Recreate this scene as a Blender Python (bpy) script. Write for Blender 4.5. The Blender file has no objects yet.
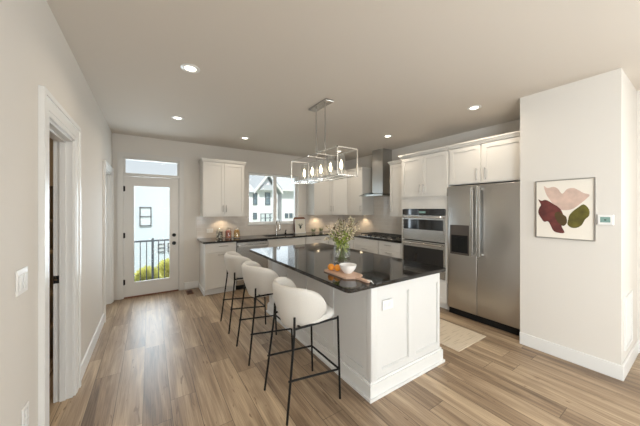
import bpy, bmesh, math, random
from math import pi, sin, cos, radians
from mathutils import Vector, Matrix
random.seed(7)
S = bpy.context.scene
COL = S.collection

# ------------------------------------------------------------------ camera, world, exposure
cam_d = bpy.data.cameras.new('camera'); cam = bpy.data.objects.new('camera', cam_d); COL.objects.link(cam)
cam.location = (0, 0, 1.5); cam.rotation_euler = (pi/2, 0, radians(-33.25))
cam_d.sensor_width = 36; cam_d.lens = 260/640*36; cam_d.shift_y = -4.5/640; cam_d.clip_start = 0.05; cam_d.clip_end = 200
S.camera = cam
S.view_settings.view_transform = 'Standard'; S.view_settings.look = 'None'
S.view_settings.exposure = 0.43; S.view_settings.gamma = 1.0; S.view_settings.use_curve_mapping = False
w = bpy.data.worlds.new('sky'); S.world = w; w.use_nodes = True
bg = w.node_tree.nodes['Background']; bg.inputs[0].default_value = (0.86, 0.93, 1.0, 1); bg.inputs[1].default_value = 0.70

REAR = -3.6; XL_ = -0.51
def area(name, loc, rot, sx, sy, power, col):
    l = bpy.data.lights.new(name, 'AREA'); l.shape = 'RECTANGLE'; l.size = sx; l.size_y = sy; l.energy = power; l.color = col
    o = bpy.data.objects.new(name, l); COL.objects.link(o); o.location = loc; o.rotation_euler = rot
    return o
# fill at added unseen rear and side windows; daylight at door and kitchen window
for i in range(1):
    area('rear_fill', (1.70, REAR-0.25, 1.45), (pi/2, 0, 0), 1.3, 1.7, 46, (0.93, 0.965, 1.0))
area('side_fill', (4.26+0.25, -2.0, 1.45), (pi/2, 0, pi/2), 1.9, 1.7, 130, (0.93, 0.965, 1.0))  # unseen right window, added to light the left wall
area('side_fill', (XL_-0.36, -2.0, 1.45), (pi/2, 0, -pi/2), 1.9, 1.7, 165, (0.93, 0.965, 1.0))  # unseen left window, added to light the faces turned towards it
sun_d = bpy.data.lights.new('sun', 'SUN'); sun_d.energy = 3.2; sun_d.angle = radians(2); sun_d.color = (1, 0.97, 0.93)
sun = bpy.data.objects.new('sun', sun_d); COL.objects.link(sun); sun.rotation_euler = (radians(38), 0, radians(-12))
area('daylight_door', (0.04, 5.75, 1.3), (-pi/2, 0, 0), 0.6, 1.7, 24, (0.80, 0.90, 1.0))
area('daylight_kitchen_window', (2.33, 5.75, 1.75), (-pi/2, 0, 0), 1.0, 0.95, 3.5, (0.82, 0.91, 1.0))

# ------------------------------------------------------------------ materials
def mat(name, col, rough=0.5, metal=0.0, spec=0.5, emis=None, estr=0.0, coat=0.0):
    m = bpy.data.materials.new(name); m.use_nodes = True
    b = m.node_tree.nodes['Principled BSDF']
    b.inputs['Base Color'].default_value = (*col, 1); b.inputs['Roughness'].default_value = rough
    b.inputs['Metallic'].default_value = metal; b.inputs['Specular IOR Level'].default_value = spec
    b.inputs['Coat Weight'].default_value = coat
    if emis: b.inputs['Emission Color'].default_value = (*emis, 1); b.inputs['Emission Strength'].default_value = estr
    return m
def noisy(m, scale=(1,1,1), nscale=60, amt=0.08, bump=0.0, dist=0.002):
    nt = m.node_tree; N = nt.nodes; L = nt.links; b = N['Principled BSDF']
    tc = N.new('ShaderNodeTexCoord'); mp = N.new('ShaderNodeMapping'); mp.inputs['Scale'].default_value = scale
    no = N.new('ShaderNodeTexNoise'); no.inputs['Scale'].default_value = nscale; no.inputs['Detail'].default_value = 4
    L.new(tc.outputs['Object'], mp.inputs[0]); L.new(mp.outputs[0], no.inputs['Vector'])
    c = b.inputs['Base Color'].default_value[:3]
    mx = N.new('ShaderNodeMix'); mx.data_type = 'RGBA'
    mx.inputs[6].default_value = (*[v*(1-amt) for v in c], 1); mx.inputs[7].default_value = (*[min(1, v*(1+amt)) for v in c], 1)
    L.new(no.outputs[0], mx.inputs[0]); L.new(mx.outputs[2], b.inputs['Base Color'])
    if bump:
        bp = N.new('ShaderNodeBump'); bp.inputs['Strength'].default_value = bump; bp.inputs['Distance'].default_value = dist
        L.new(no.outputs[0], bp.inputs['Height']); L.new(bp.outputs[0], b.inputs['Normal'])
    return m
M = {}
M['wall'] = noisy(mat('wall_paint', (0.71, 0.675, 0.63), 0.75, spec=0.3), nscale=250, amt=0.01, bump=0.05)
M['ceil'] = noisy(mat('ceiling_paint', (0.72, 0.67, 0.61), 0.85, spec=0.2), nscale=200, amt=0.01, bump=0.05)
M['trim'] = noisy(mat('white_trim_paint', (0.77, 0.765, 0.75), 0.35), nscale=30, amt=0.01)
M['door'] = noisy(mat('door_paint', (0.68, 0.66, 0.63), 0.4), nscale=30, amt=0.01)
M['cab'] = noisy(mat('cabinet_paint', (0.70, 0.68, 0.645), 0.35), nscale=20, amt=0.01)
M['isl'] = noisy(mat('island_paint', (0.70, 0.695, 0.68), 0.38), nscale=20, amt=0.01)
M['steel'] = noisy(mat('brushed_stainless', (0.54, 0.53, 0.51), 0.27, metal=1.0), scale=(1, 1, 60), nscale=6, amt=0.05)
M['steel_v'] = noisy(mat('brushed_stainless_door', (0.50, 0.49, 0.475), 0.32, metal=1.0), scale=(40, 40, 1), nscale=8, amt=0.05)
M['chrome'] = noisy(mat('polished_nickel', (0.78, 0.76, 0.73), 0.12, metal=1.0), nscale=10, amt=0.02)
M['nickel'] = noisy(mat('satin_nickel', (0.42, 0.40, 0.38), 0.3, metal=1.0), nscale=10, amt=0.02)
M['black'] = noisy(mat('black_metal', (0.008, 0.008, 0.008), 0.45, spec=0.25), nscale=40, amt=0.1)
M['blackglass'] = noisy(mat('black_oven_glass', (0.010, 0.010, 0.011), 0.05, spec=0.8), nscale=10, amt=0.1)
M['iron'] = noisy(mat('cast_iron', (0.02, 0.02, 0.02), 0.55), nscale=80, amt=0.2)
M['plastic'] = noisy(mat('white_plastic', (0.82, 0.81, 0.80), 0.3), nscale=10, amt=0.01)
M['fabric'] = noisy(mat('ivory_boucle', (0.68, 0.66, 0.625), 0.95, spec=0.1), nscale=160, amt=0.06, bump=0.5, dist=0.004)
M['bowl'] = noisy(mat('white_ceramic', (0.84, 0.83, 0.81), 0.2), nscale=10, amt=0.01)
M['orange'] = noisy(mat('orange_peel', (0.80, 0.30, 0.03), 0.45), nscale=120, amt=0.1, bump=0.3)
M['board'] = noisy(mat('pinkish_maple', (0.62, 0.42, 0.31), 0.5), scale=(1, 12, 1), nscale=8, amt=0.15)
M['brownwood'] = noisy(mat('acacia_wood', (0.20, 0.075, 0.035), 0.5), scale=(1, 1, 8), nscale=12, amt=0.35)
M['shelfwood'] = noisy(mat('closet_shelf_wood', (0.42, 0.32, 0.20), 0.6), scale=(4, 1, 1), nscale=10, amt=0.2)
M['closet'] = noisy(mat('dimmed_closet_paint', (0.40, 0.32, 0.22), 0.8), nscale=30, amt=0.02)  # brown of the dim closet interior put into the wall colour
M['leaf'] = noisy(mat('fresh_green_leaf', (0.36, 0.44, 0.08), 0.5), nscale=20, amt=0.5)
M['sage'] = noisy(mat('sage_leaf', (0.30, 0.34, 0.20), 0.6), nscale=20, amt=0.3)
M['stem'] = noisy(mat('olive_stem', (0.13, 0.16, 0.05), 0.6), nscale=20, amt=0.2)
M['bloom'] = noisy(mat('cream_blossom', (0.66, 0.58, 0.42), 0.7), nscale=20, amt=0.2)
M['darkbud'] = noisy(mat('brown_bud', (0.16, 0.10, 0.05), 0.7), nscale=20, amt=0.2)
M['shrub'] = noisy(mat('yellow_green_shrub', (0.72, 0.68, 0.20), 0.6), nscale=5, amt=0.5)
M['bark'] = noisy(mat('bark', (0.12, 0.08, 0.05), 0.9), nscale=30, amt=0.3)
M['sidingw'] = noisy(mat('white_siding', (0.84, 0.85, 0.87), 0.7), scale=(0.05, 0.05, 8), nscale=4, amt=0.03)
M['sidingb'] = noisy(mat('pale_blue_siding', (0.62, 0.70, 0.76), 0.7), scale=(0.05, 0.05, 8), nscale=4, amt=0.03)
M['roof'] = noisy(mat('grey_shingle', (0.50, 0.53, 0.56), 0.8), scale=(1, 1, 6), nscale=8, amt=0.12)
M['winglass_out'] = noisy(mat('house_window_glass', (0.16, 0.22, 0.26), 0.1), nscale=2, amt=0.2)
M['winglass_light'] = noisy(mat('house_window_blind', (0.66, 0.72, 0.74), 0.3), nscale=2, amt=0.05)
M['winframe_dark'] = noisy(mat('dark_window_frame', (0.10, 0.12, 0.14), 0.5), nscale=10, amt=0.1)
M['rail'] = noisy(mat('grey_blue_railing', (0.055, 0.075, 0.10), 0.45), nscale=20, amt=0.1)
M['deck'] = noisy(mat('grey_deck_board', (0.42, 0.42, 0.42), 0.7), nscale=10, amt=0.1)
M['grass'] = noisy(mat('lawn', (0.22, 0.28, 0.12), 0.9), nscale=6, amt=0.3)
M['canvas'] = noisy(mat('cream_canvas', (0.82, 0.77, 0.69), 0.7), nscale=60, amt=0.02)
M['petal_pink'] = noisy(mat('dusty_pink_paint', (0.60, 0.44, 0.37), 0.7), nscale=9, amt=0.45)
M['petal_red'] = noisy(mat('maroon_paint', (0.12, 0.028, 0.024), 0.7), nscale=14, amt=0.95)
M['petal_olive'] = noisy(mat('olive_paint', (0.105, 0.09, 0.012), 0.7), nscale=14, amt=0.9)
M['petal_brown'] = noisy(mat('olive_brown_paint', (0.075, 0.045, 0.012), 0.7), nscale=14, amt=0.4)
M['lcd'] = noisy(mat('thermostat_screen', (0.22, 0.36, 0.33), 0.2), nscale=4, amt=0.05)
M['disp'] = noisy(mat('dispenser_panel', (0.075, 0.062, 0.055), 0.3), nscale=4, amt=0.05)
M['gasket'] = noisy(mat('dark_gap', (0.02, 0.02, 0.02), 0.8), nscale=4, amt=0.05)
M['ink'] = noisy(mat('dark_green_ink', (0.03, 0.05, 0.035), 0.7), nscale=60, amt=0.3)
M['paper'] = noisy(mat('cream_paper', (0.78, 0.74, 0.65), 0.7), nscale=30, amt=0.02)
M['can_glow'] = mat('downlight_lens', (0.9, 0.9, 0.9), 0.5, emis=(1.0, 0.90, 0.74), estr=6)
M['flame'] = mat('candle_bulb_glow', (1, 0.9, 0.7), 0.4, emis=(1.0, 0.80, 0.52), estr=7)
M['puck'] = mat('cabinet_light_lens', (1, 0.9, 0.7), 0.4, emis=(1.0, 0.80, 0.52), estr=6)
M['sinkm'] = noisy(mat('dark_sink_composite', (0.02, 0.02, 0.02), 0.35), nscale=60, amt=0.1)

def glass_mat(name, tint=(1, 1, 1), refl=0.9, ior=1.45, edge=0.0):
    m = bpy.data.materials.new(name); m.use_nodes = True; nt = m.node_tree; N = nt.nodes; L = nt.links
    N.remove(N['Principled BSDF']); out = N['Material Output']
    t = N.new('ShaderNodeBsdfTransparent'); t.inputs[0].default_value = (*tint, 1)
    g = N.new('ShaderNodeBsdfGlossy'); g.inputs['Roughness'].default_value = 0.02; g.inputs[0].default_value = (refl, refl, refl, 1)
    lw = N.new('ShaderNodeLayerWeight'); lw.inputs[0].default_value = 0.5
    pw = N.new('ShaderNodeMath'); pw.operation = 'POWER'; pw.inputs[1].default_value = 3.5; L.new(lw.outputs['Facing'], pw.inputs[0])
    f = N.new('ShaderNodeMath'); f.operation = 'MULTIPLY_ADD'; f.inputs[1].default_value = 0.80; f.inputs[2].default_value = 0.045 if ior > 1.3 else 0.02; L.new(pw.outputs[0], f.inputs[0])
    x = N.new('ShaderNodeMixShader'); L.new(f.outputs[0], x.inputs[0]); L.new(t.outputs[0], x.inputs[1]); L.new(g.outputs[0], x.inputs[2])
    L.new(x.outputs[0], out.inputs[0]); return m
M['pane'] = glass_mat('window_pane', (0.97, 0.985, 0.98))
M['glass'] = glass_mat('clear_glass', (0.985, 0.99, 0.985), ior=1.5)
M['hoodglass'] = glass_mat('smoked_hood_glass', (0.62, 0.66, 0.64), ior=1.5)
M['water'] = glass_mat('vase_water', (0.80, 0.80, 0.74), ior=1.2)

def floor_mat():
    m = bpy.data.materials.new('oak_vinyl_planks'); m.use_nodes = True; nt = m.node_tree; N = nt.nodes; L = nt.links
    b = N['Principled BSDF']; tc = N.new('ShaderNodeTexCoord'); sp = N.new('ShaderNodeSeparateXYZ'); L.new(tc.outputs['Object'], sp.inputs[0])
    def mt(op, a, c=None, d=None):
        n = N.new('ShaderNodeMath'); n.operation = op
        for i, v in enumerate((a, c, d)):
            if v is None: continue
            if isinstance(v, (int, float)): n.inputs[i].default_value = v
            else: L.new(v, n.inputs[i])
        return n.outputs[0]
    W, LEN = 0.178, 1.22
    xs = mt('DIVIDE', mt('ADD', sp.outputs[0], 0.04), W); row = mt('FLOOR', xs); fx = mt('FRACT', xs)
    wn = N.new('ShaderNodeTexWhiteNoise'); wn.noise_dimensions = '1D'; L.new(row, wn.inputs['W'])
    ys = mt('ADD', mt('DIVIDE', sp.outputs[1], LEN), mt('MULTIPLY', wn.outputs[0], 7.3)); pl = mt('FLOOR', ys); fy = mt('FRACT', ys)
    cb = N.new('ShaderNodeCombineXYZ'); L.new(row, cb.inputs[0]); L.new(pl, cb.inputs[1])
    wn2 = N.new('ShaderNodeTexWhiteNoise'); wn2.noise_dimensions = '2D'; L.new(cb.outputs[0], wn2.inputs['Vector'])
    rnd = wn2.outputs[0]
    # grain coordinates, different on every plank
    g = N.new('ShaderNodeCombineXYZ'); L.new(mt('MULTIPLY', sp.outputs[0], 9.0), g.inputs[0]); L.new(mt('MULTIPLY', sp.outputs[1], 0.75), g.inputs[1]); L.new(mt('MULTIPLY', rnd, 40.0), g.inputs[2])
    n1 = N.new('ShaderNodeTexNoise'); n1.inputs['Scale'].default_value = 1.6; n1.inputs['Detail'].default_value = 5; n1.inputs['Distortion'].default_value = 0.8; L.new(g.outputs[0], n1.inputs['Vector'])
    g2 = N.new('ShaderNodeCombineXYZ'); L.new(mt('MULTIPLY', sp.outputs[0], 110.0), g2.inputs[0]); L.new(mt('MULTIPLY', sp.outputs[1], 1.6), g2.inputs[1]); L.new(mt('MULTIPLY', rnd, 17.0), g2.inputs[2])
    n2 = N.new('ShaderNodeTexNoise'); n2.inputs['Scale'].default_value = 2.0; n2.inputs['Detail'].default_value = 6; n2.inputs['Distortion'].default_value = 0.5; L.new(g2.outputs[0], n2.inputs['Vector'])
    g3 = N.new('ShaderNodeCombineXYZ'); L.new(mt('MULTIPLY', sp.outputs[0], 5.0), g3.inputs[0]); L.new(mt('MULTIPLY', sp.outputs[1], 1.6), g3.inputs[1]); L.new(mt('MULTIPLY', rnd, 23.0), g3.inputs[2])
    n3 = N.new('ShaderNodeTexNoise'); n3.inputs['Scale'].default_value = 1.3; n3.inputs['Detail'].default_value = 2; L.new(g3.outputs[0], n3.inputs['Vector'])
    cr = N.new('ShaderNodeValToRGB'); e = cr.color_ramp.elements
    e[0].position = 0.30; e[0].color = (0.130, 0.085, 0.052, 1); e[1].position = 0.72; e[1].color = (0.60, 0.450, 0.290, 1)
    k = e.new(0.46); k.color = (0.295, 0.205, 0.130, 1); k = e.new(0.58); k.color = (0.430, 0.320, 0.212, 1)
    v = mt('ADD', mt('ADD', mt('MULTIPLY', n1.outputs[0], 0.60), mt('MULTIPLY', n2.outputs[0], 0.40)), mt('MULTIPLY', mt('SUBTRACT', rnd, 0.5), 0.20))
    L.new(v, cr.inputs[0])
    kn = N.new('ShaderNodeMapRange'); kn.inputs[1].default_value = 0.64; kn.inputs[2].default_value = 0.76; L.new(n3.outputs[0], kn.inputs[0])
    mk = N.new('ShaderNodeMix'); mk.data_type = 'RGBA'; 
    g4 = N.new('ShaderNodeCombineXYZ'); L.new(mt('MULTIPLY', sp.outputs[0], 30.0), g4.inputs[0]); L.new(mt('MULTIPLY', sp.outputs[1], 5.0), g4.inputs[1]); L.new(mt('MULTIPLY', rnd, 31.0), g4.inputs[2])
    n4 = N.new('ShaderNodeTexNoise'); n4.inputs['Scale'].default_value = 1.0; n4.inputs['Detail'].default_value = 3; n4.inputs['Distortion'].default_value = 1.0; L.new(g4.outputs[0], n4.inputs['Vector'])
    ck_ = N.new('ShaderNodeMapRange'); ck_.inputs[1].default_value = 0.66; ck_.inputs[2].default_value = 0.70; L.new(n4.outputs[0], ck_.inputs[0])
    L.new(mt('MAXIMUM', mt('MULTIPLY', kn.outputs[0], 0.35), mt('MULTIPLY', ck_.outputs[0], 0.75)), mk.inputs[0]); L.new(cr.outputs[0], mk.inputs[6]); mk.inputs[7].default_value = (0.15, 0.085, 0.045, 1)
    gx = mt('LESS_THAN', mt('MINIMUM', fx, mt('SUBTRACT', 1.0, fx)), 0.013); gy = mt('LESS_THAN', mt('MINIMUM', fy, mt('SUBTRACT', 1.0, fy)), 0.0016)
    gap = mt('MAXIMUM', gx, gy)
    mx = N.new('ShaderNodeMix'); mx.data_type = 'RGBA'; L.new(mt('MULTIPLY', gap, 0.75), mx.inputs[0]); L.new(mk.outputs[2], mx.inputs[6]); mx.inputs[7].default_value = (0.06, 0.04, 0.025, 1)
    L.new(mx.outputs[2], b.inputs['Base Color'])
    mr = N.new('ShaderNodeMapRange'); mr.inputs[3].default_value = 0.34; mr.inputs[4].default_value = 0.46; L.new(n2.outputs[0], mr.inputs[0]); L.new(mr.outputs[0], b.inputs['Roughness'])
    bp = N.new('ShaderNodeBump'); bp.inputs['Strength'].default_value = 0.12; bp.inputs['Distance'].default_value = 0.002
    L.new(mt('SUBTRACT', n2.outputs[0], mt('MULTIPLY', gap, 2.0)), bp.inputs['Height']); L.new(bp.outputs[0], b.inputs['Normal'])
    return m
M['floor'] = floor_mat()

def tile_mat(name, axis):
    m = bpy.data.materials.new(name); m.use_nodes = True; nt = m.node_tree; N = nt.nodes; L = nt.links; b = N['Principled BSDF']
    tc = N.new('ShaderNodeTexCoord'); sp = N.new('ShaderNodeSeparateXYZ'); cb = N.new('ShaderNodeCombineXYZ')
    L.new(tc.outputs['Object'], sp.inputs[0]); L.new(sp.outputs[axis], cb.inputs[0]); L.new(sp.outputs[2], cb.inputs[1])
    br = N.new('ShaderNodeTexBrick'); L.new(cb.outputs[0], br.inputs['Vector']); br.inputs['Scale'].default_value = 1
    br.inputs['Brick Width'].default_value = 0.152; br.inputs['Row Height'].default_value = 0.076; br.inputs['Mortar Size'].default_value = 0.0022
    br.inputs['Color1'].default_value = (0.68, 0.62, 0.56, 1); br.inputs['Color2'].default_value = (0.63, 0.575, 0.52, 1); br.inputs['Mortar'].default_value = (0.72, 0.69, 0.65, 1)
    L.new(br.outputs['Color'], b.inputs['Base Color']); b.inputs['Roughness'].default_value = 0.14
    bp = N.new('ShaderNodeBump'); bp.inputs['Strength'].default_value = 0.4; bp.inputs['Distance'].default_value = 0.002; bp.invert = True
    L.new(br.outputs['Fac'], bp.inputs['Height']); L.new(bp.outputs[0], b.inputs['Normal']); return m
M['tile_x'] = tile_mat('subway_tile_back', 0); M['tile_y'] = tile_mat('subway_tile_side', 1)

def granite():
    m = mat('black_granite', (0.012, 0.011, 0.010), 0.06, spec=0.5); nt = m.node_tree; N = nt.nodes; L = nt.links; b = N['Principled BSDF']
    tc = N.new('ShaderNodeTexCoord'); no = N.new('ShaderNodeTexVoronoi'); no.inputs['Scale'].default_value = 120; L.new(tc.outputs['Object'], no.inputs['Vector'])
    n2 = N.new('ShaderNodeTexNoise'); n2.inputs['Scale'].default_value = 60; n2.inputs['Detail'].default_value = 5; L.new(tc.outputs['Object'], n2.inputs['Vector'])
    cr = N.new('ShaderNodeValToRGB'); e = cr.color_ramp.elements; e[0].position = 0.45; e[0].color = (0.008, 0.008, 0.008, 1); e[1].position = 0.8; e[1].color = (0.05, 0.038, 0.028, 1)
    L.new(n2.outputs[0], cr.inputs[0]); L.new(cr.outputs[0], b.inputs['Base Color']); return m
M['granite'] = granite()
def rug_mat():
    m = mat('woven_rug', (0.68, 0.58, 0.44), 0.95, spec=0.1); nt = m.node_tree; N = nt.nodes; L = nt.links; b = N['Principled BSDF']
    tc = N.new('ShaderNodeTexCoord'); mp = N.new('ShaderNodeMapping'); mp.inputs['Scale'].default_value = (3, 40, 1); L.new(tc.outputs['Object'], mp.inputs[0])
    no = N.new('ShaderNodeTexNoise'); no.inputs['Scale'].default_value = 1.5; no.inputs['Detail'].default_value = 6; L.new(mp.outputs[0], no.inputs['Vector'])
    cr = N.new('ShaderNodeValToRGB'); e = cr.color_ramp.elements; e[0].position = 0.32; e[0].color = (0.50, 0.41, 0.30, 1); e[1].position = 0.46; e[1].color = (0.68, 0.58, 0.45, 1)
    L.new(no.outputs[0], cr.inputs[0]); L.new(cr.outputs[0], b.inputs['Base Color']); return m
M['rug'] = rug_mat()

# ------------------------------------------------------------------ geometry helpers
def nb(): return bmesh.new()
def box(bm, x0, x1, y0, y1, z0, z1):
    x0, x1 = sorted((x0, x1)); y0, y1 = sorted((y0, y1)); z0, z1 = sorted((z0, z1))
    v = [bm.verts.new(p) for p in ((x0,y0,z0),(x1,y0,z0),(x1,y1,z0),(x0,y1,z0),(x0,y0,z1),(x1,y0,z1),(x1,y1,z1),(x0,y1,z1))]
    for f in ((0,3,2,1),(4,5,6,7),(0,1,5,4),(1,2,6,5),(2,3,7,6),(3,0,4,7)): bm.faces.new([v[i] for i in f])
def bbox(*a, r=0.004, seg=2):
    bm = nb(); box(bm, *a); bmesh.ops.bevel(bm, geom=bm.edges[:], offset=r, segments=seg, affect='EDGES', profile=0.5); return bm
def merge(dst, src):
    me = bpy.data.meshes.new('t'); src.to_mesh(me); src.free(); dst.from_mesh(me); bpy.data.meshes.remove(me); return dst
def rbox(bm, *a, r=0.004, seg=2): return merge(bm, bbox(*a, r=r, seg=seg))
class Fr:                      # a cabinet front: origin on the floor, a along the width (viewer's left to right), n outwards
    def __init__(s, o, a, n): s.o = Vector((*o, 0)); s.a = Vector((*a, 0)); s.n = Vector((*n, 0))
    def p(s, u, d, z): return s.o + s.a*u + s.n*d + Vector((0, 0, z))
    def box(s, bm, u0, u1, d0, d1, z0, z1):
        v = [bm.verts.new(s.p(*q)) for q in ((u0,d0,z0),(u1,d0,z0),(u1,d1,z0),(u0,d1,z0),(u0,d0,z1),(u1,d0,z1),(u1,d1,z1),(u0,d1,z1))]
        fs = [bm.faces.new([v[i] for i in f]) for f in ((0,3,2,1),(4,5,6,7),(0,1,5,4),(1,2,6,5),(2,3,7,6),(3,0,4,7))]
        bmesh.ops.recalc_face_normals(bm, faces=fs)
    def shaker(s, u0, u1, z0, z1, d=0.0, fw=0.058, t=0.019, rec=0.009):
        bm = nb(); g = 0.0015; u0 += g; u1 -= g; z0 += g; z1 -= g
        s.box(bm, u0, u0+fw, d, d+t, z0, z1); s.box(bm, u1-fw, u1, d, d+t, z0, z1)
        s.box(bm, u0+fw, u1-fw, d, d+t, z0, z0+fw); s.box(bm, u0+fw, u1-fw, d, d+t, z1-fw, z1)
        s.box(bm, u0+fw, u1-fw, d, d+t-rec, z0+fw, z1-fw); return bm
    def slab(s, u0, u1, z0, z1, d=0.0, t=0.019):
        bm = nb(); g = 0.0015; s.box(bm, u0+g, u1-g, d, d+t, z0+g, z1-g); return bm
def tube(bm, pts, r, n=10, cap=True):
    pts = [Vector(p) for p in pts]; rs = r if isinstance(r, (list, tuple)) else [r]*len(pts); rings = []
    up = None
    for i, p in enumerate(pts):
        d = (pts[min(i+1, len(pts)-1)] - pts[max(i-1, 0)]).normalized()
        if up is None: up = Vector((0,0,1)) if abs(d.z) < 0.9 else Vector((1,0,0))
        s = d.cross(up)
        if s.length < 1e-4: s = d.cross(Vector((0,1,0)))
        s.normalize(); up = s.cross(d).normalized()
        rings.append([bm.verts.new(p + (s*cos(2*pi*k/n) + up*sin(2*pi*k/n))*rs[i]) for k in range(n)])
    for a, b in zip(rings, rings[1:]):
        for k in range(n): bm.faces.new((a[k], a[(k+1) % n], b[(k+1) % n], b[k]))
    if cap: bm.faces.new(rings[0][::-1]); bm.faces.new(rings[-1])
def lathe(bm, prof, c=(0,0,0), n=24, close=False):
    c = Vector(c); rings = []
    for r, z in prof:
        rings.append([bm.verts.new(c + Vector((max(r, 1e-4)*cos(2*pi*k/n), max(r, 1e-4)*sin(2*pi*k/n), z))) for k in range(n)])
    pr = list(zip(rings, rings[1:])) + ([(rings[-1], rings[0])] if close else [])
    for a, b in pr:
        for k in range(n): bm.faces.new((a[k], a[(k+1) % n], b[(k+1) % n], b[k]))
    if not close: bm.faces.new(rings[0][::-1]); bm.faces.new(rings[-1])
def prism(bm, poly, z0, z1):
    a = [bm.verts.new((x, y, z0)) for x, y in poly]; b = [bm.verts.new((x, y, z1)) for x, y in poly]; n = len(poly)
    f = [bm.faces.new(a[::-1]), bm.faces.new(b)] + [bm.faces.new((a[i], a[(i+1) % n], b[(i+1) % n], b[i])) for i in range(n)]
    bmesh.ops.recalc_face_normals(bm, faces=f)
def extrude_poly(bm, pts, d):            # planar 3-D outline given thickness along vector d
    d = Vector(d); a = [bm.verts.new(Vector(p)) for p in pts]; b = [bm.verts.new(Vector(p)+d) for p in pts]; n = len(pts)
    f = [bm.faces.new(a[::-1]), bm.faces.new(b)] + [bm.faces.new((a[i], a[(i+1) % n], b[(i+1) % n], b[i])) for i in range(n)]
    bmesh.ops.recalc_face_normals(bm, faces=f)
def sphere(bm, c, r, sc=(1,1,1), u=14, v=10):
    m = Matrix.Translation(c) @ Matrix.Diagonal((*[r*s for s in sc], 1)); bmesh.ops.create_uvsphere(bm, u_segments=u, v_segments=v, radius=1, matrix=m)

def base_of(o):
    while o is not None and o.parent is not None: o = o.parent
    return o
def obj(name, bm, m, parent=None, origin=None, smooth=False, label=None):
    org = Vector(origin) if origin is not None else (base_of(parent).location.copy() if parent else Vector((0,0,0)))
    bmesh.ops.translate(bm, verts=bm.verts[:], vec=-org)
    me = bpy.data.meshes.new(name); bm.to_mesh(me); bm.free()
    if smooth:
        for p in me.polygons: p.use_smooth = True
        if smooth != 'all':
            me.shade_smooth() if hasattr(me, 'shade_smooth') else None
    me.materials.append(M[m] if isinstance(m, str) else m)
    o = bpy.data.objects.new(name, me); COL.objects.link(o)
    if parent: o.parent = parent
    else: o.location = org
    if label: o['label'] = label
    return o
def sharp(o, ang=35):
    me = o.data; b = bmesh.new(); b.from_mesh(me)
    for e in b.edges:
        if len(e.link_faces) == 2 and e.calc_face_angle(0) > radians(ang): e.smooth = False
    for f in b.faces: f.smooth = True
    b.to_mesh(me); b.free(); return o
def sobj(*a, **k): return sharp(obj(*a, **k))
def tag(o, label, cat, group=None, kind=None):
    o['label'] = label; o['category'] = cat
    if group: o['group'] = group
    if kind: o['kind'] = kind
    return o
def thing(name, label, cat, loc, group=None):
    o = bpy.data.objects.new(name, None); COL.objects.link(o); o.location = loc; o.empty_display_size = 0.05
    return tag(o, label, cat, group)
def struct(name, bm, m, parent=None, label=None, cat=None, smooth=False):
    o = obj(name, bm, m, parent)
    if not parent:
        o['kind'] = 'structure'
        if label: o['label'] = label
        if cat: o['category'] = cat
    return o
def dup(root, delta, label=None, group=None):
    r = root.copy(); COL.objects.link(r); r.location = root.location + Vector(delta)
    if label: r['label'] = label
    if group: r['group'] = group
    for ch in list(root.children):
        c = ch.copy(); COL.objects.link(c); c.parent = r
        for g in list(ch.children):
            d = g.copy(); COL.objects.link(d); d.parent = c
    return r

# ------------------------------------------------------------------ room shell
XL, XR, YB, H = -0.51, 4.26, 5.40, 2.73
b = nb(); box(b, -2.0, XR+0.14, REAR-0.15, YB+0.15, -0.12, 0.0); struct('floor', b, 'floor', label='oak-look plank floor', cat='floor')
b = nb(); box(b, -2.0, XR+0.14, REAR-0.15, YB+0.15, H, H+0.12); struct('ceiling', b, 'ceil', label='smooth warm white ceiling', cat='ceiling')
# back wall: openings for the patio door with transom and for the kitchen window
DX0, DX1, DZ = -0.37, 0.46, 2.36
WX0, WX1, WZ0, WZ1 = 1.74, 2.93, 1.165, 2.265
b = nb(); y0, y1 = YB, YB+0.15
box(b, XL-0.11, DX0, y0, y1, 0, H); box(b, DX0, DX1, y0, y1, DZ, H); box(b, DX1, WX0, y0, y1, 0, H)
box(b, WX0, WX1, y0, y1, 0, WZ0); box(b, WX0, WX1, y0, y1, WZ1, H); box(b, WX1, XR, y0, y1, 0, H)
struct('wall_back', b, 'wall', label='painted kitchen back wall with patio door and window', cat='wall')
# left wall with two door openings
b = nb(); x0, x1 = XL-0.11, XL
OA0, OA1, OB0, OB1, OZ = 2.165, 2.82, 4.50, 5.25, 2.045
box(b, x0, x1, REAR, -2.95, 0, H); box(b, x0, x1, -2.95, -1.05, 0, 0.6); box(b, x0, x1, -2.95, -1.05, 2.3, H); box(b, x0, x1, -1.05, OA0, 0, H); box(b, x0, x1, OA0, OA1, OZ, H); box(b, x0, x1, OA1, OB0, 0, H); box(b, x0, x1, OB0, OB1, OZ, H); box(b, x0, x1, OB1, YB, 0, H)
struct('wall_left', b, 'wall', label='long painted wall on the left with two doorways', cat='wall')
b = nb(); box(b, XR, XR+0.14, REAR, -2.95, 0, H); box(b, XR, XR+0.14, -1.05, YB+0.15, 0, H); box(b, XR, XR+0.14, -2.95, -1.05, 0, 0.6); box(b, XR, XR+0.14, -2.95, -1.05, 2.3, H); struct('wall_right', b, 'wall', label='right wall behind the range and fridge', cat='wall')
b = nb(); box(b, 3.45, XR, 0.456, 1.20, 0, H); struct('wall_fridge_side', b, 'wall', label='white wall block beside the fridge with the painting', cat='wall')
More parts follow.
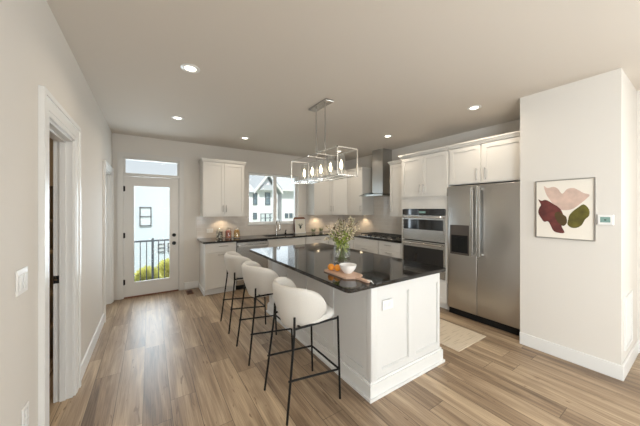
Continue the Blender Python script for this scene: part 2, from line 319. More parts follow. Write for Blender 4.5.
# rear wall behind the camera, with one window added to admit fill light
b = nb(); y0, y1 = REAR-0.15, REAR
xs = [XL-0.11, 1.05, 2.35, XR]
for i in range(0, 3):
    if i % 2 == 0: box(b, xs[i], xs[i+1], y0, y1, 0, H)
    else: box(b, xs[i], xs[i+1], y0, y1, 0, 0.6); box(b, xs[i], xs[i+1], y0, y1, 2.3, H)
struct('wall_rear', b, 'wall', label='unseen living room wall with one added window', cat='wall')
for i, x in enumerate((1.05,)):
    fr = nb(); box(fr, x, x+0.05, REAR-0.12, REAR-0.06, 0.6, 2.3); box(fr, x+1.25, x+1.3, REAR-0.12, REAR-0.06, 0.6, 2.3); box(fr, x+0.05, x+1.25, REAR-0.12, REAR-0.06, 0.6, 0.65); box(fr, x+0.05, x+1.25, REAR-0.12, REAR-0.06, 2.25, 2.3); box(fr, x+0.05, x+1.25, REAR-0.12, REAR-0.06, 1.43, 1.47)
    wo = struct('window_%d' % (i+2), fr, 'trim', label='white frame of the unseen rear window added for light', cat='window')
    g = nb(); box(g, x+0.05, x+1.25, REAR-0.095, REAR-0.09, 0.65, 2.25); obj('pane', g, 'pane', wo)
for nm_, xa, lab_ in (('window_4', XR+0.05, 'white frame of the unseen right window added for light'), ('window_3', XL-0.09, 'white frame of the unseen left window added for light')):  # side windows invented behind the camera to carry the fill lights
  fr = nb(); xb = xa+0.06
  for a_ in ((-2.95, -2.90, 0.6, 2.3), (-1.10, -1.05, 0.6, 2.3), (-2.90, -1.10, 0.6, 0.65), (-2.90, -1.10, 2.25, 2.3), (-2.025, -1.975, 0.65, 2.25)): box(fr, xa, xb, *a_)
  wo = struct(nm_, fr, 'trim', label=lab_, cat='window'); g = nb(); box(g, xa+0.02, xa+0.025, -2.90, -1.10, 0.65, 2.25); obj('pane', g, 'pane', wo)
# closet and side room behind the left wall
b = nb(); box(b, -1.9, -1.8, 1.7, 3.9, 0, H); box(b, -1.8, x0-0.0 if False else XL-0.11, 3.8, 3.9, 0, H); box(b, -1.8, XL-0.11, 1.7, 1.8, 0, H)
struct('wall_closet', b, 'closet', label='closet walls coloured brown for dim light, seen through the left doorway', cat='wall')
# baseboards
def bboard(name, x0, x1, y0, y1, label):
    b = nb(); rbox(b, x0, x1, y0, y1, 0.0005, 0.13, r=0.004); struct(name, b, 'trim', label=label, cat='baseboard')
bboard('baseboard_left', XL+0.0005, XL+0.016, OA1+0.132, OB0-0.092, 'white baseboard between the two left doorways')
bboard('baseboard_left_near', XL+0.0005, XL+0.016, REAR+0.02, OA0-0.132, 'white baseboard nearest the camera on the left')
bboard('baseboard_back', DX1+0.076, 0.775, YB-0.016, YB-0.0005, 'short white baseboard right of the patio door')
b = nb(); rbox(b, 3.434, 3.4495, 0.441, 1.20, 0.0005, 0.13, r=0.004); rbox(b, 3.4495, XR-0.017, 0.4405, 0.4555, 0.0005, 0.13, r=0.004)
struct('baseboard_fridge_side', b, 'trim', label='white baseboard around the wall block', cat='baseboard')
bboard('baseboard_right', XR-0.016, XR-0.0005, REAR+0.02, 0.455, 'white baseboard on the right wall')

# door casings on the left wall
def casing(n, yy0, yy1, w, label, plate=False):
    b = nb(); t = XL + 0.0005
    for s, e in ((yy0, -1), (yy1, 1)):
        box(b, t, t+0.014, s, s+e*0.03, 0.0005, OZ); box(b, t, t+0.018, s+e*0.03, s+e*(w-0.03), 0.0005, OZ+w-0.03); box(b, t, t+0.026, s+e*(w-0.03), s+e*w, 0.0005, OZ+w)
    box(b, t, t+0.014, yy0-0.03, yy1+0.03, OZ, OZ+0.03); box(b, t, t+0.018, yy0-0.03, yy1+0.03, OZ+0.03, OZ+w-0.03); box(b, t, t+0.026, yy0-w+0.03, yy1+w-0.03, OZ+w-0.03, OZ+w)
    # jamb lining with stop
    box(b, XL-0.11, XL, yy0+0.0005, yy0+0.018, 0.0005, OZ-0.0005); box(b, XL-0.11, XL, yy1-0.018, yy1-0.0005, 0.0005, OZ-0.0005); box(b, XL-0.11, XL, yy0+0.018, yy1-0.018, OZ-0.018, OZ-0.0005)
    box(b, XL-0.075, XL-0.040, yy0+0.018, yy0+0.030, 0.0005, OZ-0.018); box(b, XL-0.075, XL-0.040, yy1-0.030, yy1-0.018, 0.0005, OZ-0.018); box(b, XL-0.075, XL-0.040, yy0+0.03, yy1-0.03, OZ-0.030, OZ-0.018)
    o = struct('trim_%d' % n, b, 'trim', label=label, cat='door casing')
    if plate:
        b = nb(); rbox(b, XL-0.109, XL-0.076, yy1-0.0215, yy1-0.0182, 0.92, 0.98, r=0.001); pl = obj('strike_plate', b, 'black', o, label='black strike plate')
        b = nb(); tube(b, [(XL-0.094, yy1-0.0235, 0.95), (XL-0.094, yy1-0.0214, 0.95)], 0.008); obj('latch_hole', b, 'chrome', pl)
casing(1, OA0, OA1, 0.13, 'white casing around the near left doorway', True)
casing(2, OB0, OB1, 0.09, 'white casing around the far left doorway')
f = Fr((XL-0.11, OB0), (0, 1), (1, 0))
b = nb(); f.box(b, 0.022, 0.728, -0.04, -0.002, 0.01, OZ-0.02); d2 = struct('door_2', b, 'trim', label='closed white interior door in the far left doorway', cat='door')
for z0, z1 in ((0.15, 0.95), (1.05, 1.90)):
    b = f.shaker(0.12, 0.63, z0, z1, d=-0.002, fw=0.03, t=0.006, rec=0.004); obj('door_panel', b, 'trim', d2)
# patio door with transom
b = nb(); w_ = 0.072; y0 = YB-0.018; y1 = YB-0.0005
box(b, DX0-w_, DX0+0.002, y0, y1, 0.0005, DZ+w_); box(b, DX1-0.002, DX1+w_, y0, y1, 0.0005, DZ+w_); box(b, DX0, DX1, y0, y1, DZ-0.002, DZ+w_)
struct('trim_3', b, 'door', label='painted casing around the patio door and transom', cat='door casing')
b = nb(); e = 0.0008
box(b, DX0+e, DX0+0.014, YB, YB+0.14, 0.002, DZ-e); box(b, DX1-0.014, DX1-e, YB, YB+0.14, 0.002, DZ-e); box(b, DX0+0.014, DX1-0.014, YB, YB+0.14, DZ-0.03, DZ-e); box(b, DX0+0.014, DX1-0.014, YB-0.012, YB+0.14, 2.046, 2.095)
box(b, DX0+0.014, DX0+0.035, YB+0.03, YB+0.06, 2.095, DZ-0.03); box(b, DX1-0.035, DX1-0.014, YB+0.03, YB+0.06, 2.095, DZ-0.03)
wt = struct('window_5', b, 'door', label='narrow transom window above the patio door', cat='window')
g = nb(); box(g, DX0+0.035, DX1-0.035, YB+0.043, YB+0.048, 2.0955, DZ-0.0305); obj('pane', g, 'pane', wt)
b = nb(); sx0, sx1, gx0, gx1, gz0, gz1 = DX0+0.017, DX1-0.017, -0.225, 0.305, 0.25, 1.885
ya, yb = YB+0.002, YB+0.046
box(b, sx0, gx0, ya, yb, 0.022, 2.042); box(b, gx1, sx1, ya, yb, 0.022, 2.042); box(b, gx0, gx1, ya, yb, 0.022, gz0); box(b, gx0, gx1, ya, yb, gz1, 2.042)
d1 = struct('door_1', b, 'door', label='white full-lite patio door', cat='door')
b = nb()
for a in ((gx0-0.022, gx0+0.006, ya-0.008, ya, gz0-0.022, gz1+0.022), (gx1-0.006, gx1+0.022, ya-0.008, ya, gz0-0.022, gz1+0.022), (gx0+0.006, gx1-0.006, ya-0.008, ya, gz0-0.022, gz0+0.006), (gx0+0.006, gx1-0.006, ya-0.008, ya, gz1-0.006, gz1+0.022)): box(b, *a)
obj('glass_bead', b, 'door', d1)
g = nb(); box(g, gx0, gx1, YB+0.02, YB+0.026, gz0, gz1); obj('pane', g, 'pane', d1)
for z in (0.27, 1.05, 1.83):
    b = nb(); tube(b, [(sx0-0.003, YB-0.004, z-0.045), (sx0-0.003, YB-0.004, z+0.045)], 0.009); box(b, sx0-0.003, sx0+0.014, YB-0.0015, YB+0.0015, z-0.042, z+0.042); obj('hinge', b, 'black', d1)
b = nb(); tube(b, [(0.372, YB+0.002, 0.875), (0.372, YB-0.008, 0.875)], 0.032, 20); tube(b, [(0.372, YB-0.008, 0.875), (0.372, YB-0.03, 0.875)], 0.012, 14); sphere(b, (0.372, YB-0.048, 0.875), 0.028, (1, 0.75, 1)); sobj('door_knob', b, 'black', d1, label='black round knob')
b = nb(); tube(b, [(0.372, YB+0.002, 1.02), (0.372, YB-0.016, 1.02)], 0.031, 20); box(b, 0.367, 0.377, YB-0.03, YB-0.016, 1.002, 1.038); sobj('deadbolt', b, 'black', d1)
b = nb(); rbox(b, DX0+0.015, DX1-0.015, YB-0.012, YB+0.12, 0.0006, 0.019, r=0.003); obj('threshold', b, 'brownwood', d1, label='dark threshold strip')
# kitchen slider window
b = nb(); ya, yb = YB+0.085, YB+0.145; fw = 0.045
box(b, WX0+e, WX0+fw, ya, yb, WZ0+e, WZ1-e); box(b, WX1-fw, WX1-e, ya, yb, WZ0+e, WZ1-e); box(b, WX0+fw, WX1-fw, ya, yb, WZ0+e, WZ0+fw); box(b, WX0+fw, WX1-fw, ya, yb, WZ1-fw, WZ1-e); box(b, 2.335, 2.41, ya-0.01, yb-0.01, WZ0+fw, WZ1-fw)
w1 = struct('window_1', b, 'plastic', label='white sliding window over the sink', cat='window')
g = nb(); box(g, WX0+fw, 2.335, YB+0.11, YB+0.114, WZ0+fw, WZ1-fw); obj('pane', g, 'pane', w1); g = nb(); box(g, 2.41, WX1-fw, YB+0.10, YB+0.104, WZ0+fw, WZ1-fw); obj('pane', g, 'pane', w1)
b = nb(); rbox(b, 2.41, 2.428, YB+0.074, YB+0.09, 1.62, 1.72, r=0.003); obj('latch', b, 'plastic', w1)
b = nb(); rbox(b, WX0-0.02, WX1+0.02, YB-0.022, YB-0.0075, WZ0-0.02, WZ0-0.0005, r=0.003); rbox(b, WX0+0.001, WX1-0.001, YB-0.0075, YB+0.084, WZ0+0.0005, WZ0+0.015, r=0.003); struct('trim_4', b, 'trim', label='white sill under the kitchen window', cat='window sill')
# tiled backsplash
CT0, CT1 = 0.90, 0.93
b = nb(); box(b, 0.74, WX0, YB-0.007, YB-0.0004, CT1+0.0005, 1.3485); box(b, WX0, WX1, YB-0.007, YB-0.0004, CT1+0.0005, WZ0-0.0205); box(b, WX1, XR-0.008, YB-0.007, YB-0.0004, CT1+0.0005, 1.3485); struct('trim_5', b, 'tile_x', label='greige subway tile backsplash on the back wall', cat='backsplash')
b = nb(); box(b, XR-0.007, XR-0.0004, 2.981, YB-0.008, CT1+0.0005, 1.3485); box(b, XR-0.007, XR-0.0004, 3.491, 4.269, 1.3485, 2.36); struct('trim_6', b, 'tile_y', label='greige subway tile backsplash behind the range', cat='backsplash')

# ------------------------------------------------------------------ cabinets
def pull(fr, parent, u, z, L=0.13, vert=True, d=0.019, r=0.0055):
    b = nb(); o = 0.028
    if vert:
        tube(b, [fr.p(u, d+o, z-L/2), fr.p(u, d+o, z+L/2)], r); 
        for zz in (z-L/2+0.018, z+L/2-0.018): tube(b, [fr.p(u, d, zz), fr.p(u, d+o, zz)], r*0.8, 8)
    else:
        tube(b, [fr.p(u-L/2, d+o, z), fr.p(u+L/2, d+o, z)], r)
        for uu in (u-L/2+0.018, u+L/2-0.018): tube(b, [fr.p(uu, d, z), fr.p(uu, d+o, z)], r*0.8, 8)
    return sobj('handle', b, 'nickel', parent, label='satin nickel bar handle')
def crown(b, fr, u0, u1, d, z, el=0.0, er=0.0, dep=0.3):
    for dd, z0, z1 in ((0.008, z, z+0.018), (0.020, z+0.018, z+0.038), (0.032, z+0.038, z+0.056)):
        fr.box(b, u0-(dd if el else 0), u1+(dd if er else 0), -dep, d+dd, z0, z1)
def upper(label, fr, w, dep, z0, z1, doors, sides=(0, 0), rail=True, lights=0, light_w=4.0):
    o = thing('upper_cabinet', label, 'cabinet', fr.p(w/2, -dep/2, z0))
    g = 0.0008
    b = nb(); fr.box(b, g, w-g, -dep+g, 0, z0, z1); obj('body', b, 'cab', o)
    b = nb(); crown(b, fr, g, w-g, 0.019, z1, sides[0], sides[1], dep-g); obj('crown_molding', b, 'cab', o)
    if rail:
        b = nb(); fr.box(b, g, w-g, -0.018, 0.019, z0-0.03, z0)
        if sides[0]: fr.box(b, g, 0.018, -dep+g, -0.018, z0-0.03, z0)
        if sides[1]: fr.box(b, w-0.018, w-g, -dep+g, -0.018, z0-0.03, z0)
        obj('light_rail', b, 'cab', o)
    for (u0, u1, hu, side) in doors:
        dr = obj('door', fr.shaker(u0, u1, z0+0.004, z1-0.004, fw=0.055), 'cab', o)
        if hu is not None: pull(fr, dr, hu, z0+0.12)
    for k in range(lights):
        u = w*(k+0.5)/lights; p = fr.p(u, -dep*0.55, z0-0.008)
        b = nb(); lathe(b, [(0.03, 0), (0.03, 0.0075)], p, 16); sobj('puck_light', b, 'puck', o)
        l = bpy.data.lights.new('puck_glow', 'SPOT'); l.energy = light_w; l.color = (1, 0.76, 0.48); l.shadow_soft_size = 0.025; l.spot_size = radians(125); l.spot_blend = 0.6
        lo = bpy.data.objects.new('puck_glow', l); COL.objects.link(lo); lo.parent = o; lo.location = p - o.location - Vector((0,0,0.012))
    return o
BZ, TZ = 1.38, 2.35
fb = lambda x: Fr((x, 5.07), (1, 0), (0, -1))
upper('white two-door upper cabinet left of the window, above the glass jars', fb(0.80), 0.75, YB-5.07, BZ, TZ, [(0.004, 0.375, 0.345, 0), (0.375, 0.746, 0.405, 0)], (1, 1), lights=1, light_w=3.0)
upper('white upper cabinet right of the kitchen window, its side lit blue', fb(3.15), 0.498, YB-5.07, BZ, TZ, [(0.004, 0.494, 0.46, 0)], (1, 0), lights=1)
# diagonal corner unit
co = thing('upper_cabinet', 'white diagonal corner upper cabinet with one door', 'cabinet', (3.95, 5.1, BZ))
def cpoly(d, g=0.001):
    k = d*0.7071; return [(3.6505, YB-g), (XR-g, YB-g), (XR-g, 4.7905), (3.93-d*0.41-0.0, 4.7905), (3.6505, 5.07-d*0.41)]
b = nb(); prism(b, cpoly(0), BZ, TZ); obj('body', b, 'cab', co)
b = nb(); prism(b, cpoly(0.04), TZ, TZ+0.02); prism(b, cpoly(0.07), TZ+0.02, TZ+0.04); prism(b, cpoly(0.10), TZ+0.04, TZ+0.06); obj('crown_molding', b, 'cab', co)
fd = Fr((3.6525, 5.0685), (0.7071, -0.7071), (-0.7071, -0.7071)); b = nb(); fd.box(b, 0.02, 0.375, -0.018, 0.005, BZ-0.03, BZ); obj('light_rail', b, 'cab', co)
dr = obj('door', fd.shaker(0.02, 0.375, BZ+0.004, TZ-0.004, fw=0.055), 'cab', co); pull(fd, dr, 0.05, BZ+0.12)
b = nb(); lathe(b, [(0.03, 0), (0.03, 0.0075)], (3.93, 5.08, BZ-0.008), 16); sobj('puck_light', b, 'puck', co)
l = bpy.data.lights.new('puck_glow', 'SPOT'); l.energy = 4.0; l.color = (1, 0.76, 0.48); l.shadow_soft_size = 0.025; l.spot_size = radians(125); l.spot_blend = 0.6
lo = bpy.data.objects.new('puck_glow', l); COL.objects.link(lo); lo.parent = co; lo.location = Vector((3.93, 5.08, BZ-0.02)) - co.location
fr_ = lambda x, y: Fr((x, y), (0, -1), (-1, 0))
upper('white single-door upper cabinet just left of the range hood', fr_(3.93, 4.789), 0.518, XR-3.93, BZ, TZ, [(0.004, 0.514, 0.475, 0)], (0, 1), lights=1)
upper('narrow white upper cabinet between range hood and oven tower', fr_(3.93, 3.49), 0.508, XR-3.93, BZ, TZ, [(0.004, 0.504, 0.035, 0)], (1, 0))
# oven tower
TX = 3.64; ft = fr_(TX, 2.98); TW = 0.838
ot = thing('oven_cabinet', 'tall white cabinet holding the two wall ovens', 'cabinet', (3.95, 2.56, 0))
b = nb(); D = XR-TX-0.001
ft.box(b, 0.001, 0.05, -D, 0, 0.10, TZ); ft.box(b, 0.79, TW-0.001, -D, 0, 0.10, TZ); ft.box(b, 0.05, 0.79, -D, 0, 0.10, 0.44); ft.box(b, 0.05, 0.79, -D, 0, 1.495, TZ); ft.box(b, 0.05, 0.79, -D, -D+0.02, 0.44, 1.495); ft.box(b, 0.02, TW-0.02, -D, -0.06, 0.001, 0.10)
obj('body', b, 'cab', ot)
b = nb(); crown(b, ft, 0.001, TW-0.001, 0.019, TZ, 0, 0, D)
for dd, z0, z1 in ((0.008, TZ, TZ+0.018), (0.020, TZ+0.018, TZ+0.038), (0.032, TZ+0.038, TZ+0.056)): ft.box(b, 0.001-dd, 0.001, -0.24, 0.019+dd, z0, z1)
obj('crown_molding', b, 'cab', ot)
for u0, u1, hu in ((0.012, 0.419, 0.385), (0.419, 0.826, 0.453)):
    dr = obj('door', ft.shaker(u0, u1, 1.69, TZ-0.004), 'cab', ot); pull(ft, dr, hu, 1.82)
dr = obj('drawer', ft.shaker(0.012, 0.826, 0.12, 0.425), 'cab', ot); pull(ft, dr, 0.42, 0.36, vert=False)
# cabinet above fridge
ff = fr_(TX, 2.142); FW = 0.938
oc = thing('upper_cabinet', 'white two-door cabinet above the stainless fridge', 'cabinet', (3.95, 1.67, 1.83))
b = nb(); ff.box(b, 0.001, FW, -D, 0, 1.835, TZ); obj('body', b, 'cab', oc)
b = nb(); crown(b, ff, 0.003, FW, 0.019, TZ, 0, 0, D); obj('crown_molding', b, 'cab', oc)
for u0, u1, hu in ((0.03, 0.445, 0.405), (0.465, 0.93, 0.51)):
    dr = obj('door', ff.shaker(u0, u1, 1.845, TZ-0.004), 'cab', oc); pull(ff, dr, hu, 1.95, L=0.16)

# base cabinets
def base(label, fr, w, dep, fronts, lend=False):
    o = thing('base_cabinet', label, 'cabinet', fr.p(w/2, -dep/2, 0)); g = 0.001
    b = nb(); fr.box(b, g, w-g, -dep+g, 0, 0.10, CT0-0.001); fr.box(b, g if lend else 0.001, w-g, -dep+g, -0.06, 0.001, 0.10); obj('body', b, 'cab', o)
    if lend:
        b = nb(); fr.box(b, -0.014, g, -dep+g, 0.0, 0.001, 0.085); fr.box(b, -0.014, w-g, -0.059, -0.045, 0.001, 0.085); obj('base_molding', b, 'trim', o)
    for kind, u0, u1, z0, z1, hu, hz, vert in fronts:
        nm = 'drawer' if kind[0] == 'd' else 'door'
        bm = fr.slab(u0, u1, z0, z1) if kind.endswith('s') else fr.shaker(u0, u1, z0, z1, fw=0.05)
        q = obj(nm, bm, 'cab', o)
        if hu is not None: pull(fr, q, hu, hz, vert=vert, L=0.15)
    return o
BY = 4.79; bd = YB-BY; BX = 3.65
bf = lambda x: Fr((x, BY), (1, 0), (0, -1))
base('white base cabinet at the left end of the back counter', bf(0.79), 0.53, bd, [('ds', 0.01, 0.52, 0.735, 0.885, 0.30, 0.84, False), ('p', 0.01, 0.52, 0.115, 0.73, 0.28, 0.695, False)], lend=True)
base('white sink base cabinet under the kitchen window', bf(1.925), 0.835, bd, [('ds', 0.01, 0.825, 0.735, 0.885, None, 0, 0), ('p', 0.01, 0.4175, 0.115, 0.73, 0.37, 0.62, True), ('p', 0.4175, 0.825, 0.115, 0.73, 0.465, 0.62, True)])
base('white drawer base cabinet right of the sink', bf(2.76), 0.60, bd, [('ds', 0.01, 0.59, 0.735, 0.885, 0.31, 0.83, False), ('p', 0.01, 0.30, 0.115, 0.73, 0.26, 0.62, True), ('p', 0.30, 0.59, 0.115, 0.73, 0.34, 0.62, True)])
cc = thing('base_cabinet', 'white corner base cabinet behind the flower vase', 'cabinet', (3.95, 5.1, 0))
b = nb(); prism(b, [(3.361, BY), (BX, BY), (BX, 4.245), (XR-0.001, 4.245), (XR-0.001, YB-0.001), (3.361, YB-0.001)], 0.10, CT0-0.001); prism(b, [(3.361, BY+0.06), (BX+0.06, BY+0.06), (BX+0.06, 4.245), (XR-0.001, 4.245), (XR-0.001, YB-0.001), (3.361, YB-0.001)], 0.001, 0.10); obj('body', b, 'cab', cc)
fc = Fr((3.361, BY), (1, 0), (0, -1)); obj('door', fc.slab(0.0, 0.265, 0.115, 0.885), 'cab', cc)
fc = fr_(BX, BY-0.025); obj('door', fc.slab(0.0, 0.518, 0.115, 0.885), 'cab', cc)
bw = XR-BX
base('white wide-drawer base cabinet under the cooktop', fr_(BX, 4.243), 0.72, bw, [('ds', 0.01, 0.71, 0.735, 0.885, None, 0, 0), ('d', 0.01, 0.71, 0.425, 0.73, 0.36, 0.69, False), ('d', 0.01, 0.71, 0.115, 0.42, 0.36, 0.38, False)])
base('white drawer base cabinet between cooktop and oven tower', fr_(BX, 3.521), 0.538, bw, [('ds', 0.01, 0.528, 0.735, 0.885, 0.25, 0.83, False), ('d', 0.01, 0.528, 0.425, 0.73, 0.27, 0.69, False), ('d', 0.01, 0.528, 0.115, 0.42, 0.27, 0.38, False)])
# L-shaped granite worktop with the sink cut out
b = nb(); cy = BY-0.035; cx = BX-0.035; sx = (1.98, 2.68); sy = (4.90, 5.26)
box(b, 0.755, sx[0], cy, YB-0.001, CT0, CT1); box(b, sx[0], sx[1], cy, sy[0], CT0, CT1); box(b, sx[0], sx[1], sy[1], YB-0.001, CT0, CT1); box(b, sx[1], XR-0.001, cy, YB-0.001, CT0, CT1); box(b, cx, XR-0.001, 2.983, cy, CT0, CT1)
bmesh.ops.remove_doubles(b, verts=b.verts[:], dist=1e-5)
tag(obj('countertop', b, 'granite', origin=(2.2, 5.1, CT0)), 'black granite worktop along the back and range walls', 'countertop')
sk = thing('sink', 'dark undermount sink in the back worktop under the window', 'sink', (2.33, 5.08, 0.905))
b = nb(); x0, x1, y0, y1 = sx[0]+0.001, sx[1]-0.001, sy[0]+0.001, sy[1]-0.001; t = 0.012
box(b, x0, x1, y0, y0+t, 0.9015, 0.928); box(b, x0, x1, y1-t, y1, 0.9015, 0.928); box(b, x0, x0+t, y0+t, y1-t, 0.9015, 0.928); box(b, x1-t, x1, y0+t, y1-t, 0.9015, 0.928); box(b, x0+t, x1-t, y0+t, y1-t, 0.9015, 0.906); obj('basin', b, 'sinkm', sk)
b = nb(); lathe(b, [(0.04, 0.9065), (0.035, 0.909), (0.0, 0.909)], (2.33, 5.08, 0), 20); sobj('drain', b, 'steel', sk)
fa = thing('faucet', 'chrome gooseneck faucet standing at the sink', 'faucet', (2.34, 5.315, CT1))
b = nb(); lathe(b, [(0.03, 0.001), (0.03, 0.012), (0.02, 0.02), (0.018, 0.13)], (2.34, 5.315, CT1), 20); sobj('base', b, 'chrome', fa)
pts = [(2.34, 5.315, CT1+0.12)] + [(2.34, 5.315-0.085*(1-cos(t)), 1.165+0.085*sin(t)) for t in [pi*k/12 for k in range(13)]] + [(2.34, 5.145, 1.14)]
b = nb(); tube(b, pts, 0.012, 12); sobj('spout', b, 'chrome', fa)
b = nb(); tube(b, [(2.34, 5.145, 1.145), (2.34, 5.145, 1.06)], [0.016, 0.019], 14); sobj('spray_head', b, 'chrome', fa)
b = nb(); tube(b, [(2.36, 5.315, 1.0), (2.40, 5.315, 1.01), (2.43, 5.30, 1.045)], 0.007, 10); sobj('lever', b, 'chrome', fa)
sd = thing('soap_dispenser', 'small dark soap pump beside the faucet', 'soap dispenser', (2.56, 5.32, CT1))
b = nb(); lathe(b, [(0.022, 0.001), (0.022, 0.02), (0.010, 0.03), (0.010, 0.07)], (2.56, 5.32, CT1), 16); sobj('base', b, 'black', sd)
b = nb(); tube(b, [(2.56, 5.32, CT1+0.07), (2.56, 5.32, CT1+0.085), (2.56, 5.29, CT1+0.09), (2.56, 5.26, CT1+0.082)], 0.006, 10); sobj('nozzle', b, 'black', sd)
# dishwasher
dw = thing('dishwasher', 'stainless dishwasher in the back base cabinets', 'dishwasher', (1.62, 5.05, 0)); fdw = bf(1.322)
b = nb(); fdw.box(b, 0.002, 0.598, -0.56, -0.002, 0.09, CT0-0.004); fdw.box(b, 0.01, 0.59, -0.5, -0.06, 0.001, 0.09); obj('body', b, 'black', dw)
b = nb(); fdw.box(b, 0.004, 0.596, -0.001, 0.022, 0.10, CT0-0.025); dd = obj('door', b, 'steel', dw)
b = nb(); fdw.box(b, 0.02, 0.58, 0.052, 0.066, 0.795, 0.825)
for u in (0.06, 0.53): fdw.box(b, u, u+0.02, 0.0215, 0.054, 0.80, 0.82)
obj('handle', b, 'chrome', dd)

# ------------------------------------------------------------------ appliances
def oven(name, label, z0, z1, ctrl, win, hz):
    o = thing(name, label, 'oven', (3.9, 2.56, z0))
    b = nb(); ft.box(b, 0.053, 0.787, -0.5, -0.001, z0, z1); obj('body', b, 'gasket', o)
    b = nb(); top = ctrl[0] if ctrl else z1-0.004; ft.box(b, 0.04, 0.80, 0.001, 0.028, z0+0.004, top-0.004)
    dr = obj('door', b, 'steel', o)
    b = nb(); ft.box(b, 0.065, 0.775, 0.0285, 0.031, *win); obj('window', b, 'blackglass', dr)
    b = nb(); tube(b, [ft.p(0.07, 0.075, hz), ft.p(0.77, 0.075, hz)], 0.012, 12)
    for u in (0.10, 0.74): ft.box(b, u-0.008, u+0.008, 0.028, 0.072, hz-0.008, hz+0.008)
    sobj('handle', b, 'chrome', dr)
    if ctrl:
        b = nb(); ft.box(b, 0.04, 0.80, 0.001, 0.026, ctrl[0], ctrl[1]); cp = obj('control_panel', b, 'blackglass', o)
        b = nb(); ft.box(b, 0.36, 0.48, 0.0262, 0.0275, ctrl[0]+0.03, ctrl[1]-0.03); obj('display', b, 'lcd', cp)
    return o
oven('microwave_oven', 'upper built-in microwave oven with control panel', 0.99, 1.492, (1.395, 1.488), (1.165, 1.325), 1.362)
oven('wall_oven', 'lower stainless wall oven with black glass door', 0.445, 0.985, None, (0.56, 0.885), 0.945)
fg = thing('refrigerator', 'stainless side-by-side refrigerator with water dispenser', 'refrigerator', (3.9, 1.68, 0))
f0 = fr_(3.66, 2.135); b = nb(); f0.box(b, 0, 0.90, -0.58, 0.0, 0.02, 1.80); obj('body', b, 'gasket', fg)
b = nb(); f0.box(b, 0.01, 0.89, 0.001, 0.025, 0.001, 0.085); obj('grille', b, 'black', fg)
def fdoor(u0, u1, hu):
    b = nb(); bb = nb(); f0.box(bb, u0, u1, 0.004, 0.06, 0.092, 1.815); bmesh.ops.bevel(bb, geom=bb.edges[:], offset=0.008, segments=3, affect='EDGES', profile=0.5); merge(b, bb)
    d = sobj('door', b, 'steel_v', fg)
    b = nb(); bb = nb(); f0.box(bb, hu-0.017, hu+0.017, 0.098, 0.116, 0.865, 1.785); bmesh.ops.bevel(bb, geom=bb.edges[:], offset=0.006, segments=2, affect='EDGES', profile=0.5); merge(b, bb)
    for z in (0.885, 1.745): f0.box(b, hu-0.011, hu+0.011, 0.0605, 0.099, z, z+0.025)
    obj('handle', b, 'steel', d)
    return d
dl = fdoor(0.003, 0.403, 0.365); dr = fdoor(0.407, 0.897, 0.447)
b = nb(); f0.box(b, 0.045, 0.307, 0.0605, 0.066, 1.13, 1.27); f0.box(b, 0.045, 0.06, 0.0605, 0.066, 0.86, 1.13); f0.box(b, 0.292, 0.307, 0.0605, 0.066, 0.86, 1.13); f0.box(b, 0.06, 0.292, 0.0605, 0.07, 0.86, 0.885)
dp = obj('dispenser', b, 'disp', dl, label='dark water and ice dispenser'); 
b = nb(); f0.box(b, 0.06, 0.292, 0.0605, 0.0625, 0.885, 1.13); f0.box(b, 0.11, 0.15, 0.0625, 0.068, 0.95, 1.09); f0.box(b, 0.20, 0.24, 0.0625, 0.068, 0.95, 1.09); obj('dispenser_recess', b, 'black', dl)
# range hood
hd = thing('range_hood', 'stainless chimney range hood with curved glass canopy', 'range hood', (4.1, 3.88, 1.75))
b = nb(); rbox(b, 3.98, XR-0.009, 3.735, 4.035, 1.80, H-0.001, r=0.002); obj('chimney', b, 'steel_v', hd)
b = nb(); rbox(b, 3.86, XR-0.009, 3.63, 4.13, 1.755, 1.80, r=0.004); mo = obj('motor_housing', b, 'steel', hd)
b = nb()
for k in range(4): tube(b, [(3.8595, 3.83+k*0.03, 1.778), (3.855, 3.83+k*0.03, 1.778)], 0.007, 10)
obj('button', b, 'chrome', mo)
b = nb(); n = 20
def canop(off):
    rows = []
    for i in range(n+1):
        t = i/n; y = 3.50+0.76*t; zz = 1.765+0.045*sin(pi*t)+off; xf = 3.80-0.05*sin(pi*t)
        rows.append([b.verts.new((xf, y, zz)), b.verts.new((XR-0.009, y, zz))])
    return rows
A = canop(0.0); B_ = canop(0.008)
for R1 in (A, B_):
    for p, q in zip(R1, R1[1:]): b.faces.new((p[0], p[1], q[1], q[0]))
for i in range(n):
    for k in (0, 1): b.faces.new((A[i][k], A[i+1][k], B_[i+1][k], B_[i][k]))
for i in (0, n): b.faces.new((A[i][0], A[i][1], B_[i][1], B_[i][0]))
bmesh.ops.recalc_face_normals(b, faces=b.faces[:]); sobj('glass_canopy', b, 'hoodglass', hd)
# cooktop
ck = thing('gas_cooktop', 'stainless gas cooktop with black iron grates', 'cooktop', (3.92, 3.66, CT1))
cy0, cy1, cx0, cx1 = 3.19, 4.12, 3.66, 4.17
b = nb(); rbox(b, cx0, cx1, cy0, cy1, CT1+0.0005, CT1+0.012, r=0.004); obj('tray', b, 'steel', ck)
for k in range(3):
    a = cy0+0.015+k*0.302; c = a+0.295; b = nb(); z = CT1+0.046
    for y in (a, c): tube(b, [(cx0+0.075, y, z), (cx1-0.02, y, z)], 0.007, 6)
    for x in (cx0+0.075, (cx0+cx1)/2+0.03, cx1-0.02): tube(b, [(x, a, z), (x, c, z)], 0.007, 6)
    for j in range(1, 5): tube(b, [(cx0+0.075+j*0.083, a, z), (cx0+0.075+j*0.083, c, z)], 0.0055, 6)
    for x in (cx0+0.075, cx1-0.02):
        for y in (a, c): tube(b, [(x, y, CT1+0.012), (x, y, z)], 0.007, 6)
    obj('grate', b, 'iron', ck)
